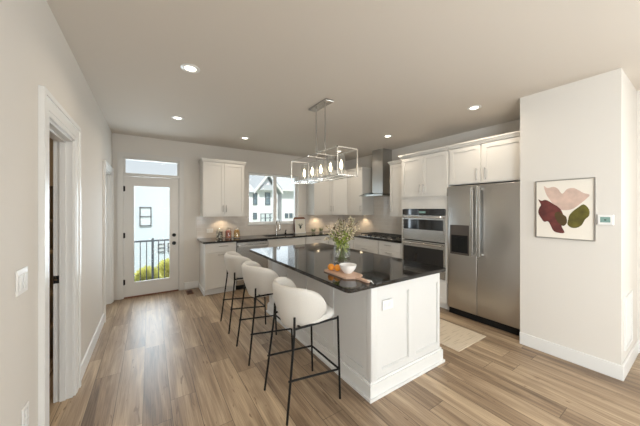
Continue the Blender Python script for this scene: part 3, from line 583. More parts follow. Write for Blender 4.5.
for x, y, r in ((3.83, 3.33, 0.045), (4.05, 3.33, 0.036), (3.94, 3.655, 0.055), (3.83, 3.97, 0.036), (4.05, 3.97, 0.045)):
    b = nb(); lathe(b, [(r, 0.012), (r, 0.022), (r*0.75, 0.026), (r*0.75, 0.034), (0, 0.035)], (x, y, CT1), 20); sobj('burner', b, 'iron', ck)
for k in range(5):
    b = nb(); lathe(b, [(0.02, 0.012), (0.019, 0.034), (0.015, 0.037), (0, 0.037)], (cx0+0.034, cy0+0.19+k*0.135, CT1), 16); sobj('knob', b, 'iron', ck)

# ------------------------------------------------------------------ island
IX0, IX1, IY0, IY1 = 1.462, 2.375, 1.50, 3.55
isl = thing('kitchen_island', 'white panelled kitchen island in the middle of the room', 'kitchen island', (1.92, 2.5, 0))
b = nb(); box(b, IX0, IX1, IY0, IY1, 0.0005, CT0-0.001); obj('body', b, 'isl', isl)
fe = Fr((IX0, IY0), (1, 0), (0, -1)); W = IX1-IX0
b = nb(); t = 0.014; za, zb = 0.14, CT0-0.001
b2 = [(0.0, 0.118), (0.443, 0.553), (0.885, W)]
for u0, u1 in ((0.0, 0.108), (0.448, 0.545), (0.885, W)): fe.box(b, u0, u1, 0.0005, t, za, zb)
for u0, u1 in ((0.108, 0.448), (0.545, 0.885)): fe.box(b, u0, u1, 0.0005, t, za, 0.19); fe.box(b, u0, u1, 0.0005, t, 0.79, zb)
for u0, u1 in ((0.108, 0.448), (0.545, 0.885)):      # thin bead inside each panel
    for a in ((u0, u0+0.008, 0.19, 0.79), (u1-0.008, u1, 0.19, 0.79), (u0+0.008, u1-0.008, 0.19, 0.198), (u0+0.008, u1-0.008, 0.782, 0.79)): fe.box(b, a[0], a[1], 0.0005, 0.008, a[2], a[3])
obj('end_panel', b, 'isl', isl)
b = nb(); rbox(b, IX0-0.018, IX0+0.045, IY0-0.026, IY0+0.03, 0.14, CT0-0.001, r=0.006, seg=3); sobj('corner_post', b, 'isl', isl)
fs = Fr((IX0, IY1), (0, -1), (-1, 0)); LW = IY1-IY0; npan = 4
b = nb(); pw = (LW-0.03)/npan
for k in range(npan):
    u0 = k*pw; u1 = (k+1)*pw
    for a in ((u0, u0+0.05, za, zb), (u1-0.05, u1, za, zb), (u0+0.05, u1-0.05, za, 0.20), (u0+0.05, u1-0.05, 0.80, zb)): fs.box(b, a[0], a[1]-0.002*(a[1] == u1), 0.0005, 0.012, a[2], a[3])
obj('side_panel', b, 'isl', isl)
b = nb()
for o1, zt in ((0.030, 0.118), (0.020, 0.138), (0.044, 0.022)):
    box(b, IX0-o1, IX1+o1, IY0-o1, IY0-0.0, 0.0006, zt); box(b, IX0-o1, IX0, IY0, IY1+o1, 0.0006, zt); box(b, IX0, IX1+o1, IY1, IY1+o1, 0.0006, zt); box(b, IX1, IX1+o1, IY0, IY1, 0.0006, zt)
obj('base_molding', b, 'trim', isl)
# worktop with rounded corners
def rrect(x0, x1, y0, y1, r, n=8):
    P = []
    for cx_, cy_, a0 in ((x1-r, y1-r, 0), (x0+r, y1-r, 90), (x0+r, y0+r, 180), (x1-r, y0+r, 270)):
        for k in range(n+1): a = radians(a0+90*k/n); P.append((cx_+r*cos(a), cy_+r*sin(a)))
    return P
b = nb(); prism(b, rrect(1.165, 2.395, 1.415, 3.605, 0.045), CT0, CT1); bmesh.ops.bevel(b, geom=[e for e in b.edges if abs(e.verts[0].co.z-e.verts[1].co.z) < 1e-6], offset=0.003, segments=2, affect='EDGES')
tag(sobj('island_countertop', b, 'granite', origin=(1.78, 2.5, CT0)), 'polished black granite slab topping the island', 'countertop')
b = nb(); rbox(b, 1.575, 1.700, IY0-0.021, IY0-0.0145+0.0, 0.672, 0.752, r=0.002)
op = tag(obj('power_outlet', b, 'plastic', origin=(1.637, IY0-0.014, 0.712)), 'white outlet plate on the island end panel', 'outlet')
b = nb()
for x in (1.612, 1.662): rbox(b, x-0.017, x+0.017, IY0-0.0235, IY0-0.0212, 0.695, 0.729, r=0.001)
o = obj('socket', b, 'trim', None, origin=op.location); o.parent = op; o.location = (0, 0, 0)

# ------------------------------------------------------------------ bar stools
def make_stool(cy):
    t = thing('bar_stool', 'white upholstered bar stool nearest the camera at the island', 'stool', (1.03, cy, 0), 'bar stools along the island')
    # curved back shell
    b = nb(); NT = 44; A = radians(108); cx_ = 1.045; rows = []
    for i in range(NT+1):
        th = -A + 2*A*i/NT; q = abs(th)/A
        ztop = 0.928 - 0.13*q**4.5; zb_ = 0.588 + 0.05*q**2
        if q > 0.86: s_ = (q-0.86)/0.14; ztop -= 0.085*(1-math.sqrt(max(0, 1-s_*s_))); zb_ += 0.03*(1-math.sqrt(max(0, 1-s_*s_)))
        th_ = 0.050*(1 if q < 0.93 else math.sqrt(max(0.03, 1-((q-0.93)/0.07)**2)))
        prof = []
        def rad(f): return 0.69+0.31*sin(min(f/0.95, 1)*pi/2)
        hgt = ztop-zb_
        for k in range(11): f_ = 0.05+0.87*k/10; prof.append((rad(f_), 0.0, zb_+hgt*f_))
        prof += [(rad(0.96), 0.25, zb_+hgt*0.975), (rad(1), 0.5, ztop), (rad(0.96), 0.75, zb_+hgt*0.975)]
        for k in range(10, -1, -1): f_ = 0.05+0.87*k/10; prof.append((rad(f_), 1.0, zb_+hgt*f_))
        prof += [(rad(0.02), 0.8, zb_+hgt*0.01), (rad(0), 0.5, zb_-0.003), (rad(0.02), 0.2, zb_+hgt*0.01)]
        row = []
        for rr, ins, z in prof:
            rx = 0.250*rr - ins*th_; ry = 0.255*rr - ins*th_
            if q > 0.93: m_ = 0.5*(0.05-th_); rx -= m_; ry -= m_
            row.append(b.verts.new((cx_ - rx*cos(th), cy + ry*sin(th), z)))
        rows.append(row)
    n = len(rows[0])
    for r1, r2 in zip(rows, rows[1:]):
        for k in range(n): b.faces.new((r1[k], r1[(k+1) % n], r2[(k+1) % n], r2[k]))
    b.faces.new(rows[0][::-1]); b.faces.new(rows[-1]); bmesh.ops.recalc_face_normals(b, faces=b.faces[:])
    o = obj('backrest', b, 'fabric', t, smooth='all')
    # seat cushion
    b = nb(); NS = 36; prof = [(0.0, 0.618), (0.78, 0.62), (0.94, 0.628), (1.0, 0.65), (0.985, 0.67), (0.93, 0.69), (0.80, 0.70), (0.4, 0.705), (0, 0.706)]; rows = []
    for rr, z in prof:
        row = []
        for k in range(NS):
            a = 2*pi*k/NS; c_, s_ = cos(a), sin(a); pw_ = 0.72
            ex = math.copysign(abs(c_)**pw_, c_); ey = math.copysign(abs(s_)**pw_, s_)
            fx = 0.185 if c_ < 0 else 0.225
            if c_ < 0: ex = c_; ey = s_ if abs(s_) < 1 else s_
            row.append(b.verts.new((1.06 + fx*max(rr, 0.001)*ex, cy + 0.200*max(rr, 0.001)*ey, z)))
        rows.append(row)
    for r1, r2 in zip(rows, rows[1:]):
        for k in range(NS): b.faces.new((r1[k], r1[(k+1) % NS], r2[(k+1) % NS], r2[k]))
    bmesh.ops.recalc_face_normals(b, faces=b.faces[:]); obj('seat', b, 'fabric', t, smooth='all')
    R_ = 0.0088
    for s in (-1, 1):
        b = nb(); tube(b, [(0.795, cy+s*0.208, 0.0005), (0.868, cy+s*0.180, 0.60), (0.872, cy+s*0.174, 0.715)], R_, 10); sobj('leg', b, 'black', t)
        b = nb(); tube(b, [(1.258, cy+s*0.208, 0.0005), (1.238, cy+s*0.205, 0.655)], R_, 10); sobj('leg', b, 'black', t)
    b = nb()
    for s in (-1, 1): tube(b, [(1.239, cy+s*0.205, 0.642), (0.866, cy+s*0.178, 0.632)], R_*0.95, 10)
    for x, z, y_ in ((1.10, 0.640, 0.195), (0.92, 0.634, 0.181)): tube(b, [(x, cy-y_, z-0.002), (x, cy+y_, z-0.002)], R_*0.8, 8)
    sobj('seat_frame', b, 'black', t)
    b = nb()
    for s in (-1, 1): tube(b, [(1.251, cy+s*0.2065, 0.235), (0.815, cy+s*0.194, 0.285)], R_*0.9, 10)
    tube(b, [(1.251, cy-0.2065, 0.235), (1.251, cy+0.2065, 0.235)], R_*0.9, 10)
    sobj('footrest', b, 'black', t)
    return t
st = make_stool(1.838)
dup(st, (0, 0.82, 0), 'white upholstered bar stool, middle one of the three at the island')
dup(st, (0, 1.572, 0), 'white upholstered bar stool farthest from the camera, nearest the dishwasher')

# ------------------------------------------------------------------ things on the island
# board: body with rounded end and handle
bc = Vector((1.411, 1.784)); ax = Vector((-0.02, -1.0)).normalized(); sd_ = Vector((1.0, -0.02)).normalized()
hw = 0.095; pts = []
def bp_(u, v): q = bc + ax*u + sd_*v; return (q.x, q.y)
pts += [bp_(-0.17, -hw+0.015), bp_(-0.165, -hw+0.004), bp_(-0.15, -hw), bp_(0.13, -hw), bp_(0.155, -hw+0.008), bp_(0.175, -0.045), bp_(0.195, -0.024), bp_(0.225, -0.018), bp_(0.31, -0.018), bp_(0.327, -0.012), bp_(0.333, 0), bp_(0.327, 0.012), bp_(0.31, 0.018), bp_(0.225, 0.018), bp_(0.195, 0.024), bp_(0.175, 0.045), bp_(0.155, hw-0.008), bp_(0.13, hw), bp_(-0.15, hw), bp_(-0.165, hw-0.004), bp_(-0.17, hw-0.015)]
b = nb(); prism(b, pts, CT1+0.0005, CT1+0.016); bmesh.ops.bevel(b, geom=[e for e in b.edges if abs(e.verts[0].co.z-e.verts[1].co.z) < 1e-6], offset=0.003, segments=2, affect='EDGES')
cbd = tag(sobj('cutting_board', b, 'board', origin=(bc.x, bc.y, CT1)), 'pale pinkish wooden paddle cutting board on the island', 'cutting board')
b = nb(); p0 = bp_(0.315, 0); lp = [(p0[0]+0.014*cos(a), p0[1]-0.016+0.02*sin(a), CT1+0.0185) for a in [2*pi*k/12 for k in range(13)]]; tube(b, lp, 0.0018, 6, cap=False); tube(b, [(p0[0], p0[1]-0.034, CT1+0.0185), (p0[0]+0.006, p0[1]-0.052, CT1+0.003)], 0.0022, 6)
o = obj('hanging_loop', b, 'bowl', None, origin=cbd.location, label='white cord loop'); o.parent = cbd; o.location = (0, 0, 0)
b = nb(); c = (1.431, 1.744, CT1+0.0165)
lathe(b, [(0.0, 0.0), (0.034, 0.0), (0.036, 0.004), (0.052, 0.018), (0.066, 0.040), (0.074, 0.068), (0.0745, 0.071), (0.071, 0.071), (0.062, 0.042), (0.048, 0.022), (0.030, 0.012), (0.0, 0.011)], c, 36)
bmesh.ops.recalc_face_normals(b, faces=b.faces[:]); tag(sobj('bowl', b, 'bowl', origin=c), 'white ceramic bowl on the cutting board', 'bowl')
def orange(c, lab, r=0.031):
    t = thing('orange', lab, 'fruit', c, 'oranges on the cutting board')
    b = nb(); sphere(b, (c[0], c[1], c[2]+r*0.95), r, (1, 1, 0.95), 20, 14); obj('peel', b, 'orange', t, smooth='all')
    b = nb(); lathe(b, [(0.004, r*1.88), (0.003, r*1.93)], c, 8); obj('stem', b, 'stem', t)
z_ = CT1+0.0168
orange((1.361, 1.894, z_), 'orange at the far left tip of the cutting board')
orange((1.393, 1.841, z_), 'orange between the white bowl and the other orange', 0.030)
# vase of flowers
vc = Vector((1.716, 2.185, CT1))
vs = thing('flower_vase', 'clear glass vase of green leaves and small blossoms on the island', 'vase', vc)
b = nb(); lathe(b, [(0.0, 0.0006), (0.083, 0.0006), (0.085, 0.004), (0.085, 0.20), (0.081, 0.20), (0.081, 0.012), (0.0, 0.012)], vc, 40); bmesh.ops.recalc_face_normals(b, faces=b.faces[:]); sobj('glass', b, 'glass', vs)
b = nb(); lathe(b, [(0.0, 0.013), (0.079, 0.013), (0.079, 0.06), (0.0, 0.06)], vc, 32); sobj('water', b, 'water', vs)
rs = random.Random(3); bs = nb(); blf = nb(); bbl = nb(); bdk = nb()
def leaf(bm, p, d, L, Wd):
    d = d.normalized(); s = d.cross(Vector((rs.uniform(-1,1), rs.uniform(-1,1), rs.uniform(-1,1)))).normalized(); n_ = s.cross(d)
    v = [bm.verts.new(p), bm.verts.new(p+d*L*0.45+s*Wd*0.5+n_*L*0.08), bm.verts.new(p+d*L), bm.verts.new(p+d*L*0.45-s*Wd*0.5+n_*L*0.08), bm.verts.new(p+d*L*0.5-n_*L*0.03)]
    for a, b_ in ((0,1),(1,2),(2,3),(3,0)): bm.faces.new((v[a], v[b_], v[4]))
for i in range(60):
    a = rs.uniform(0, 2*pi); tilt = rs.uniform(0.05, 1.0); top = rs.uniform(0.26, 0.49)
    p0 = vc + Vector((0.05*cos(a+2), 0.05*sin(a+2), 0.02)); p1 = vc + Vector((0.03*cos(a), 0.03*sin(a), 0.19)); sp = 0.21*tilt
    p2 = vc + Vector((sp*0.6*cos(a), sp*0.6*sin(a), 0.19+(top-0.19)*0.6)); p3 = vc + Vector((sp*cos(a), sp*sin(a), top-0.05*tilt*tilt))
    tube(bs, [p0, p1, p2, p3], 0.0014, 5)
    for k in range(15):
        f_ = k/14
        q = p1.lerp(p2, f_*2) if f_ < 0.5 else p2.lerp(p3, f_*2-1)
        dd_ = Vector((rs.uniform(-1,1), rs.uniform(-1,1), rs.uniform(-0.2,1)))
        if f_ < 0.5 and q.z < vc.z+0.30 and i % 2: leaf(blf, q, dd_+Vector((0,0,-0.3 if f_ < 0.2 else 0.3)), rs.uniform(0.035, 0.075), rs.uniform(0.010, 0.018))
        elif f_ > 0.3 and rs.random() < 0.95:
            q2 = q+dd_.normalized()*rs.uniform(0.008, 0.035); tube(bs, [q, q2], 0.0008, 4)
            (sphere(bbl, q2, rs.uniform(0.005, 0.009), u=6, v=4) if rs.random() < 0.66 else sphere(bdk, q2, rs.uniform(0.004, 0.007), u=6, v=4))
for i in range(60):     # leaves dipping into the vase neck
    a = rs.uniform(0, 2*pi); q = vc+Vector((0.045*cos(a), 0.045*sin(a), rs.uniform(0.12, 0.22))); leaf(blf, q, Vector((cos(a)*0.5, sin(a)*0.5, rs.uniform(-1, 1))), 0.045, 0.013)
obj('stems', bs, 'stem', vs); obj('leaves', blf, 'leaf', vs); obj('blossoms', bbl, 'bloom', vs); bo = obj('buds', bdk, 'darkbud', vs); bo['kind'] = 'stuff'

# ------------------------------------------------------------------ things on the back counter
def jar(x, y, colr, lab, seed):
    t = thing('glass_jar', lab, 'jar', (x, y, CT1), 'glass jars on the back counter'); c = (x, y, CT1)
    b = nb(); lathe(b, [(0, 0.001), (0.058, 0.001), (0.062, 0.006), (0.062, 0.135), (0.048, 0.165), (0.048, 0.18), (0.045, 0.18), (0.045, 0.163), (0.058, 0.133), (0.058, 0.008), (0, 0.007)], c, 28); bmesh.ops.recalc_face_normals(b, faces=b.faces[:]); sobj('glass', b, 'glass', t)
    b = nb(); lathe(b, [(0.05, 0.1805), (0.052, 0.184), (0.052, 0.19), (0.02, 0.20), (0.010, 0.205), (0.016, 0.218), (0.010, 0.228), (0, 0.230)], c, 24); bmesh.ops.recalc_face_normals(b, faces=b.faces[:]); sobj('lid', b, 'glass', t)
    m_ = noisy(mat('jar_contents', colr[0], 0.6), nscale=45, amt=0.7); m2 = noisy(mat('jar_contents_light', colr[1], 0.6), nscale=45, amt=0.2)
    r = random.Random(seed); b1 = nb(); b2_ = nb(); 
    for lv in range(9):
        for k in range(11):
            a = 2*pi*k/11+lv*0.3; rr = 0.040 if lv < 8 else 0.032
            q = (x+rr*cos(a), y+rr*sin(a), CT1+0.022+lv*0.0155); sphere(b1 if r.random() < 0.6 else b2_, q, 0.0125, (1, 1, r.uniform(0.7, 1.1)), 7, 5)
    lathe(b1, [(0, 0.010), (0.036, 0.010), (0.036, 0.145), (0, 0.15)], c, 14)
    obj('contents', b1, m_, t); obj('contents', b2_, m2, t, label='lighter pieces among the jar contents')
jar(1.09, 5.08, ((0.09, 0.07, 0.05), (0.55, 0.50, 0.38)), 'leftmost glass jar on back counter, filled with dark and cream bits', 1)
jar(1.25, 5.08, ((0.38, 0.07, 0.04), (0.55, 0.22, 0.12)), 'glass jar with red contents, between the two other jars', 2)
jar(1.41, 5.08, ((0.50, 0.24, 0.04), (0.66, 0.42, 0.12)), 'glass jar with golden orange contents, nearest the dishwasher', 3)
# leaning wooden board and framed print
b = nb(); yb_ = YB-0.055; pts = []
for x, z in rrect(2.79, 3.10, 0.0, 0.36, 0.05): pts.append((x, yb_+0.05*(z/0.385), CT1+0.003+z))
extrude_poly(b, pts, (0, -0.016, 0.002)); tag(obj('wooden_tray', b, 'brownwood', origin=(2.95, yb_, CT1)), 'red-brown wooden board leaning on the tile behind the framed print', 'board')
pf = thing('framed_print', 'small cream print of a dark sprig leaning on the back counter', 'picture', (2.92, 5.27, CT1))
def leanbox(b, x0, x1, z0, z1, d0, d1, yb_=5.255, sl=0.10):
    pts = [(x0, yb_+z0*sl+d0, CT1+z0), (x1, yb_+z0*sl+d0, CT1+z0), (x1, yb_+z1*sl+d0, CT1+z1), (x0, yb_+z1*sl+d0, CT1+z1)]; extrude_poly(b, pts, (0, d1-d0, 0))
X0, X1, Z1 = 2.775, 3.045, 0.325
b = nb(); leanbox(b, X0+0.012, X1-0.012, 0.014, Z1-0.012, 0, 0.008); obj('print', b, 'paper', pf)
b = nb()
for a in ((X0, X1, 0.002, 0.014), (X0, X1, Z1-0.012, Z1), (X0, X0+0.012, 0.014, Z1-0.012), (X1-0.012, X1, 0.014, Z1-0.012)): leanbox(b, *a, -0.006, 0.012)
obj('frame', b, 'plastic', pf)
b = nb(); xm = 2.915
def sprig(x0, z0, x1, z1, wd):
    dx, dz = x1-x0, z1-z0; L_ = math.hypot(dx, dz); nx, nz = -dz/L_*wd, dx/L_*wd
    P = [(x0, z0), (x0+dx*0.5+nx, z0+dz*0.5+nz), (x1, z1), (x0+dx*0.5-nx, z0+dz*0.5-nz)]
    extrude_poly(b, [(x, 5.255+z*0.10-0.0005, CT1+z) for x, z in P], (0, -0.0012, 0))
sprig(xm, 0.09, xm, 0.19, 0.022); 
for s in (-1, 1): sprig(xm, 0.14, xm+s*0.055, 0.20, 0.010); sprig(xm, 0.165, xm+s*0.035, 0.235, 0.008); sprig(xm+s*0.03, 0.17, xm+s*0.065, 0.225, 0.006); sprig(xm, 0.12, xm+s*0.035, 0.13, 0.009)
obj('drawing', b, 'ink', pf)
# small succulent planters in glass right of print
def planter(x, y, lab, seed):
    t = thing('potted_plant', lab, 'plant', (x, y, CT1), 'little plants on the back counter'); r = random.Random(seed); global rs; rs = r
    b = nb(); lathe(b, [(0, 0.001), (0.035, 0.001), (0.045, 0.07), (0.041, 0.07), (0.032, 0.012), (0, 0.012)], (x, y, CT1), 24); bmesh.ops.recalc_face_normals(b, faces=b.faces[:]); sobj('pot', b, 'glass', t)
    b = nb(); 
    for i in range(28):
        a = r.uniform(0, 2*pi); leaf(b, Vector((x+0.02*cos(a), y+0.02*sin(a), CT1+0.02)), Vector((cos(a)*0.5, sin(a)*0.5, r.uniform(0.4, 1.6))), r.uniform(0.05, 0.12), 0.010)
    obj('leaves', b, 'sage', t)
planter(3.24, 5.22, 'small green plant in glass cup, just right of the framed print', 5)
planter(3.47, 5.24, 'small green plant in glass cup, nearer the counter corner', 6)

# ------------------------------------------------------------------ chandelier
ch = thing('chandelier', 'rectangular polished nickel chandelier with five candle bulbs over the island', 'chandelier', (1.69, 2.565, 1.84))
cx0_, cx1_, cy0_, cy1_, cz0, cz1 = 1.56, 1.82, 2.065, 3.065, 1.84, 2.12; r = 0.006
def bar(b, p, q, r=0.0054):
    p, q = Vector(p), Vector(q); lo_ = [min(p[i], q[i])-r for i in range(3)]; hi_ = [max(p[i], q[i])+r for i in range(3)]; box(b, lo_[0], hi_[0], lo_[1], hi_[1], lo_[2], hi_[2])
b = nb()
for z in (cz0, cz1):
    bar(b, (cx0_, cy0_, z), (cx1_, cy0_, z)); bar(b, (cx0_, cy1_, z), (cx1_, cy1_, z)); bar(b, (cx0_, cy0_, z), (cx0_, cy1_, z)); bar(b, (cx1_, cy0_, z), (cx1_, cy1_, z))
for x in (cx0_, cx1_):
    for y in (cy0_, cy1_): bar(b, (x, y, cz0), (x, y, cz1))
bar(b, (1.69, cy0_, cz0), (1.69, cy1_, cz0), 0.009)
for y in (2.47, 2.66): bar(b, (cx0_, y, cz1), (cx1_, y, cz1), 0.005); bar(b, (cx0_, y, cz0), (cx1_, y, cz0), 0.005)
obj('frame', b, 'chrome', ch)
for y in (2.47, 2.66):
    b = nb(); tube(b, [(1.69, y, cz0), (1.69, y, 2.20)], 0.005, 8); tube(b, [(1.69, y, 2.27), (1.69, y, H-0.022)], 0.0075, 8)
    for zc in (2.215, 2.25): tube(b, [(1.69+0.010*sin(a)*(zc < 2.23), y+0.010*sin(a)*(zc > 2.23), zc+0.020*cos(a)) for a in [2*pi*k/12 for k in range(13)]], 0.0025, 6, cap=False)
    sobj('hanging_rod', b, 'nickel', ch)
b = nb(); rbox(b, 1.635, 1.745, 2.375, 2.755, H-0.024, H-0.0006, r=0.004); obj('ceiling_plate', b, 'steel', ch)
for k in range(5):
    y = 2.17+k*0.195; c = (1.69, y, cz0)
    b = nb(); lathe(b, [(0.045, 0.009), (0.045, 0.015), (0.013, 0.016), (0.013, 0.075), (0, 0.075)], c, 20); so = sobj('candle_socket', b, 'chrome', ch)
    b = nb(); lathe(b, [(0.040, 0.0155), (0.040, 0.235), (0.0375, 0.235), (0.0375, 0.0155)], c, 28, close=True); bmesh.ops.recalc_face_normals(b, faces=b.faces[:]); sobj('glass_shade', b, 'glass', so)
    b = nb(); lathe(b, [(0.008, 0.076), (0.015, 0.095), (0.017, 0.115), (0.013, 0.14), (0.006, 0.165), (0.0, 0.178)], c, 16); sobj('bulb', b, 'flame', so)

# ------------------------------------------------------------------ ceiling downlights
def downlight(x, y, lab):
    t = thing('ceiling_downlight', lab, 'downlight', (x, y, H), 'recessed ceiling downlights')
    b = nb(); lathe(b, [(0.078, -0.0006), (0.076, -0.006), (0.055, -0.010), (0.044, -0.004), (0.044, -0.0006)], (x, y, H), 32, close=True); bmesh.ops.recalc_face_normals(b, faces=b.faces[:]); sobj('trim_ring', b, 'plastic', t)
    b = nb(); lathe(b, [(0, -0.0035), (0.0435, -0.0035), (0.0435, -0.0008), (0, -0.0008)], (x, y, H), 28); bmesh.ops.recalc_face_normals(b, faces=b.faces[:]); sobj('lens', b, 'can_glow', t)
    l = bpy.data.lights.new('downlight_beam', 'AREA'); l.shape = 'DISK'; l.size = 0.08; l.energy = 3.5; l.color = (1, 0.86, 0.68); l.spread = radians(150)
    lo = bpy.data.objects.new('downlight_beam', l); COL.objects.link(lo); lo.parent = t; lo.location = (0, 0, -0.012)
for x, y, lab in ((0.30, 2.53, 'recessed ceiling light nearest the left doorway, in front of the others'), (0.32, 4.01, 'recessed ceiling light in front of the patio door'), (1.39, 4.51, 'recessed ceiling light above the back counter jars'),
                  (3.38, 3.06, 'recessed ceiling light in front of the range hood'), (3.31, 1.62, 'recessed ceiling light in front of the fridge'), (3.40, 4.45, 'recessed ceiling light in the corner beyond the chandelier')): downlight(x, y, lab)

downlight(-1.15, 2.75, 'unseen ceiling light added to brighten the left closet')  # lamp added out of view to lift the dark closet
# ------------------------------------------------------------------ wall items
# painting: cream canvas with three petal shapes in a thin silver frame, on the plane x = 3.45
PY0, PY1, PZ0, PZ1 = 0.612, 1.052, 1.197, 1.787; px = 3.449
pt = thing('framed_painting', 'framed abstract painting of pink, maroon and olive petals on the white wall', 'painting', (px, 0.832, PZ0))
b = nb(); box(b, px-0.022, px-0.002, PY0+0.008, PY1-0.008, PZ0+0.008, PZ1-0.008); obj('canvas', b, 'canvas', pt)
b = nb()
for a in ((PY0, PY0+0.008, PZ0, PZ1), (PY1-0.008, PY1, PZ0, PZ1), (PY0+0.008, PY1-0.008, PZ0, PZ0+0.008), (PY0+0.008, PY1-0.008, PZ1-0.008, PZ1)): box(b, px-0.03, px-0.0006, a[0], a[1], a[2], a[3])
obj('frame', b, 'nickel', pt)
def petal(name, pts, m, off):       # pts in 0..1 across (left to right as seen) and 0..1 down
    b = nb(); P = []; n = len(pts)
    for i in range(n):               # Catmull-Rom smoothing of the outline
        p0, p1, p2, p3 = [Vector(pts[(i+k-1) % n]) for k in range(4)]
        for t in (0, 0.33, 0.66): P.append(0.5*((2*p1)+(-p0+p2)*t+(2*p0-5*p1+4*p2-p3)*t*t+(-p0+3*p1-3*p2+p3)*t*t*t))
    extrude_poly(b, [(px-0.0222-off, PY1+(PY0-PY1)*p[0], PZ1+(PZ0-PZ1)*p[1]) for p in P], (-0.0006, 0, 0)); obj(name, b, m, pt)
petal('pink_petal', [(0.155, 0.095), (0.22, 0.13), (0.33, 0.115), (0.41, 0.155), (0.48, 0.24), (0.56, 0.165), (0.66, 0.150), (0.74, 0.185), (0.83, 0.24), (0.92, 0.27), (0.86, 0.34), (0.76, 0.42), (0.66, 0.49), (0.55, 0.515), (0.42, 0.50), (0.34, 0.44), (0.27, 0.34), (0.20, 0.24)], 'petal_pink', 0)
petal('maroon_petal', [(0.05, 0.325), (0.11, 0.35), (0.18, 0.335), (0.25, 0.36), (0.33, 0.41), (0.40, 0.45), (0.46, 0.51), (0.50, 0.60), (0.50, 0.70), (0.47, 0.78), (0.52, 0.89), (0.42, 0.90), (0.33, 0.87), (0.28, 0.78), (0.23, 0.71), (0.16, 0.72), (0.10, 0.65), (0.05, 0.56), (0.07, 0.47), (0.10, 0.42)], 'petal_red', 0.0006)
petal('brown_petal', [(0.35, 0.58), (0.42, 0.54), (0.50, 0.59), (0.55, 0.63), (0.56, 0.72), (0.50, 0.78), (0.42, 0.73), (0.37, 0.66)], 'petal_brown', 0.0014)
petal('olive_petal', [(0.60, 0.60), (0.66, 0.53), (0.74, 0.47), (0.83, 0.42), (0.91, 0.50), (0.91, 0.60), (0.85, 0.66), (0.80, 0.75), (0.72, 0.80), (0.63, 0.80), (0.57, 0.75), (0.58, 0.68)], 'petal_olive', 0.0008)
th = thing('thermostat', 'white wall thermostat beside the painting', 'thermostat', (px, 0.548, 1.395))
b = nb(); rbox(b, px-0.022, px-0.0006, 0.497, 0.598, 1.352, 1.445, r=0.005); obj('housing', b, 'plastic', th)
b = nb(); box(b, px-0.0235, px-0.0222, 0.518, 0.580, 1.375, 1.424); sc_ = obj('screen', b, 'lcd', th)
b = nb(); box(b, px-0.0243, px-0.0236, 0.542, 0.556, 1.392, 1.402); obj('reading', b, 'ink', sc_)
# return vent on the end of the wall block
vt = thing('wall_vent', 'white louvred return vent low on the end of the wall block', 'vent', (3.73, 0.455, 0.22))
b = nb(); y0 = 0.4555
for a in ((3.56, 3.59, 0.225, 0.705), (3.88, 3.91, 0.225, 0.705), (3.59, 3.88, 0.225, 0.25), (3.59, 3.88, 0.68, 0.705)): box(b, a[0], a[1], y0-0.012, y0, a[2], a[3])
obj('frame', b, 'trim', vt); b = nb()
for k in range(20): z = 0.256+k*0.0212; extrude_poly(b, [(3.59, y0-0.002, z+0.012), (3.59, y0-0.010, z), (3.59, y0-0.010, z+0.003), (3.59, y0-0.002, z+0.015)], (0.29, 0, 0))
obj('louvres', b, 'trim', vt)
def plate(name, lab, cat, y0, y1, z0, z1, paddles):
    t = thing(name, lab, cat, (XL, (y0+y1)/2, z0)); b = nb(); rbox(b, XL+0.0005, XL+0.007, y0, y1, z0, z1, r=0.002); obj('cover_plate', b, 'plastic', t)
    for a, c, d, e_ in paddles: b = nb(); rbox(b, XL+0.0072, XL+0.0115, a, c, d, e_, r=0.0015); obj('rocker' if cat == 'light switch' else 'socket', b, 'trim', t)
plate('light_switch', 'white double rocker light switch on the left wall', 'light switch', 1.745, 1.868, 1.098, 1.215, [(1.762, 1.797, 1.12, 1.19), (1.815, 1.850, 1.12, 1.19)])
plate('wall_outlet', 'white outlet low on the left wall near the doorway', 'outlet', 1.812, 1.884, 0.425, 0.540, [(1.833, 1.863, 0.44, 0.475), (1.833, 1.863, 0.488, 0.523)])
t = thing('backsplash_outlet', 'white outlet on the tile left of the jars', 'outlet', (0.98, YB-0.008, 1.03)); b = nb(); rbox(b, 0.92, 1.04, YB-0.013, YB-0.0075, 1.03, 1.11, r=0.002); cp_ = obj('cover_plate', b, 'plastic', t)
for x in (0.95, 1.0): b = nb(); rbox(b, x-0.014, x+0.020, YB-0.0155, YB-0.0132, 1.045, 1.095, r=0.001); obj('socket', b, 'trim', t)
t = thing('floor_register', 'small dark floor register between patio door and base cabinet', 'floor vent', (0.60, 5.17, 0)); b = nb(); rbox(b, 0.545, 0.655, 5.04, 5.30, 0.0005, 0.005, r=0.001); obj('frame', b, 'brownwood', t)
b = nb()
for k in range(10): box(b, 0.56, 0.64, 5.056+k*0.023, 5.066+k*0.023, 0.0052, 0.0062)
obj('slots', b, 'black', t)
b = nb(); rbox(b, 2.70, 3.29, 1.475, 2.85, 0.0006, 0.009, r=0.003); tag(obj('rug', b, 'rug', origin=(2.99, 2.16, 0)), 'beige woven runner rug between island and fridge', 'rug')
# closet shelving
cs = thing('closet_shelves', 'tan wooden shelves inside the dark left closet', 'shelving', (-1.1, 3.6, 0))
for z in (0.35, 0.66, 1.07, 1.37, 1.72): b = nb(); box(b, -1.70, -0.66, 3.50, 3.795, z, z+0.02); obj('shelf', b, 'shelfwood', cs)
b = nb(); box(b, -1.72, -1.70, 3.50, 3.795, 0.001, 1.9); box(b, -0.66, -0.64, 3.50, 3.795, 0.001, 1.9); obj('side_panel', b, 'shelfwood', cs)

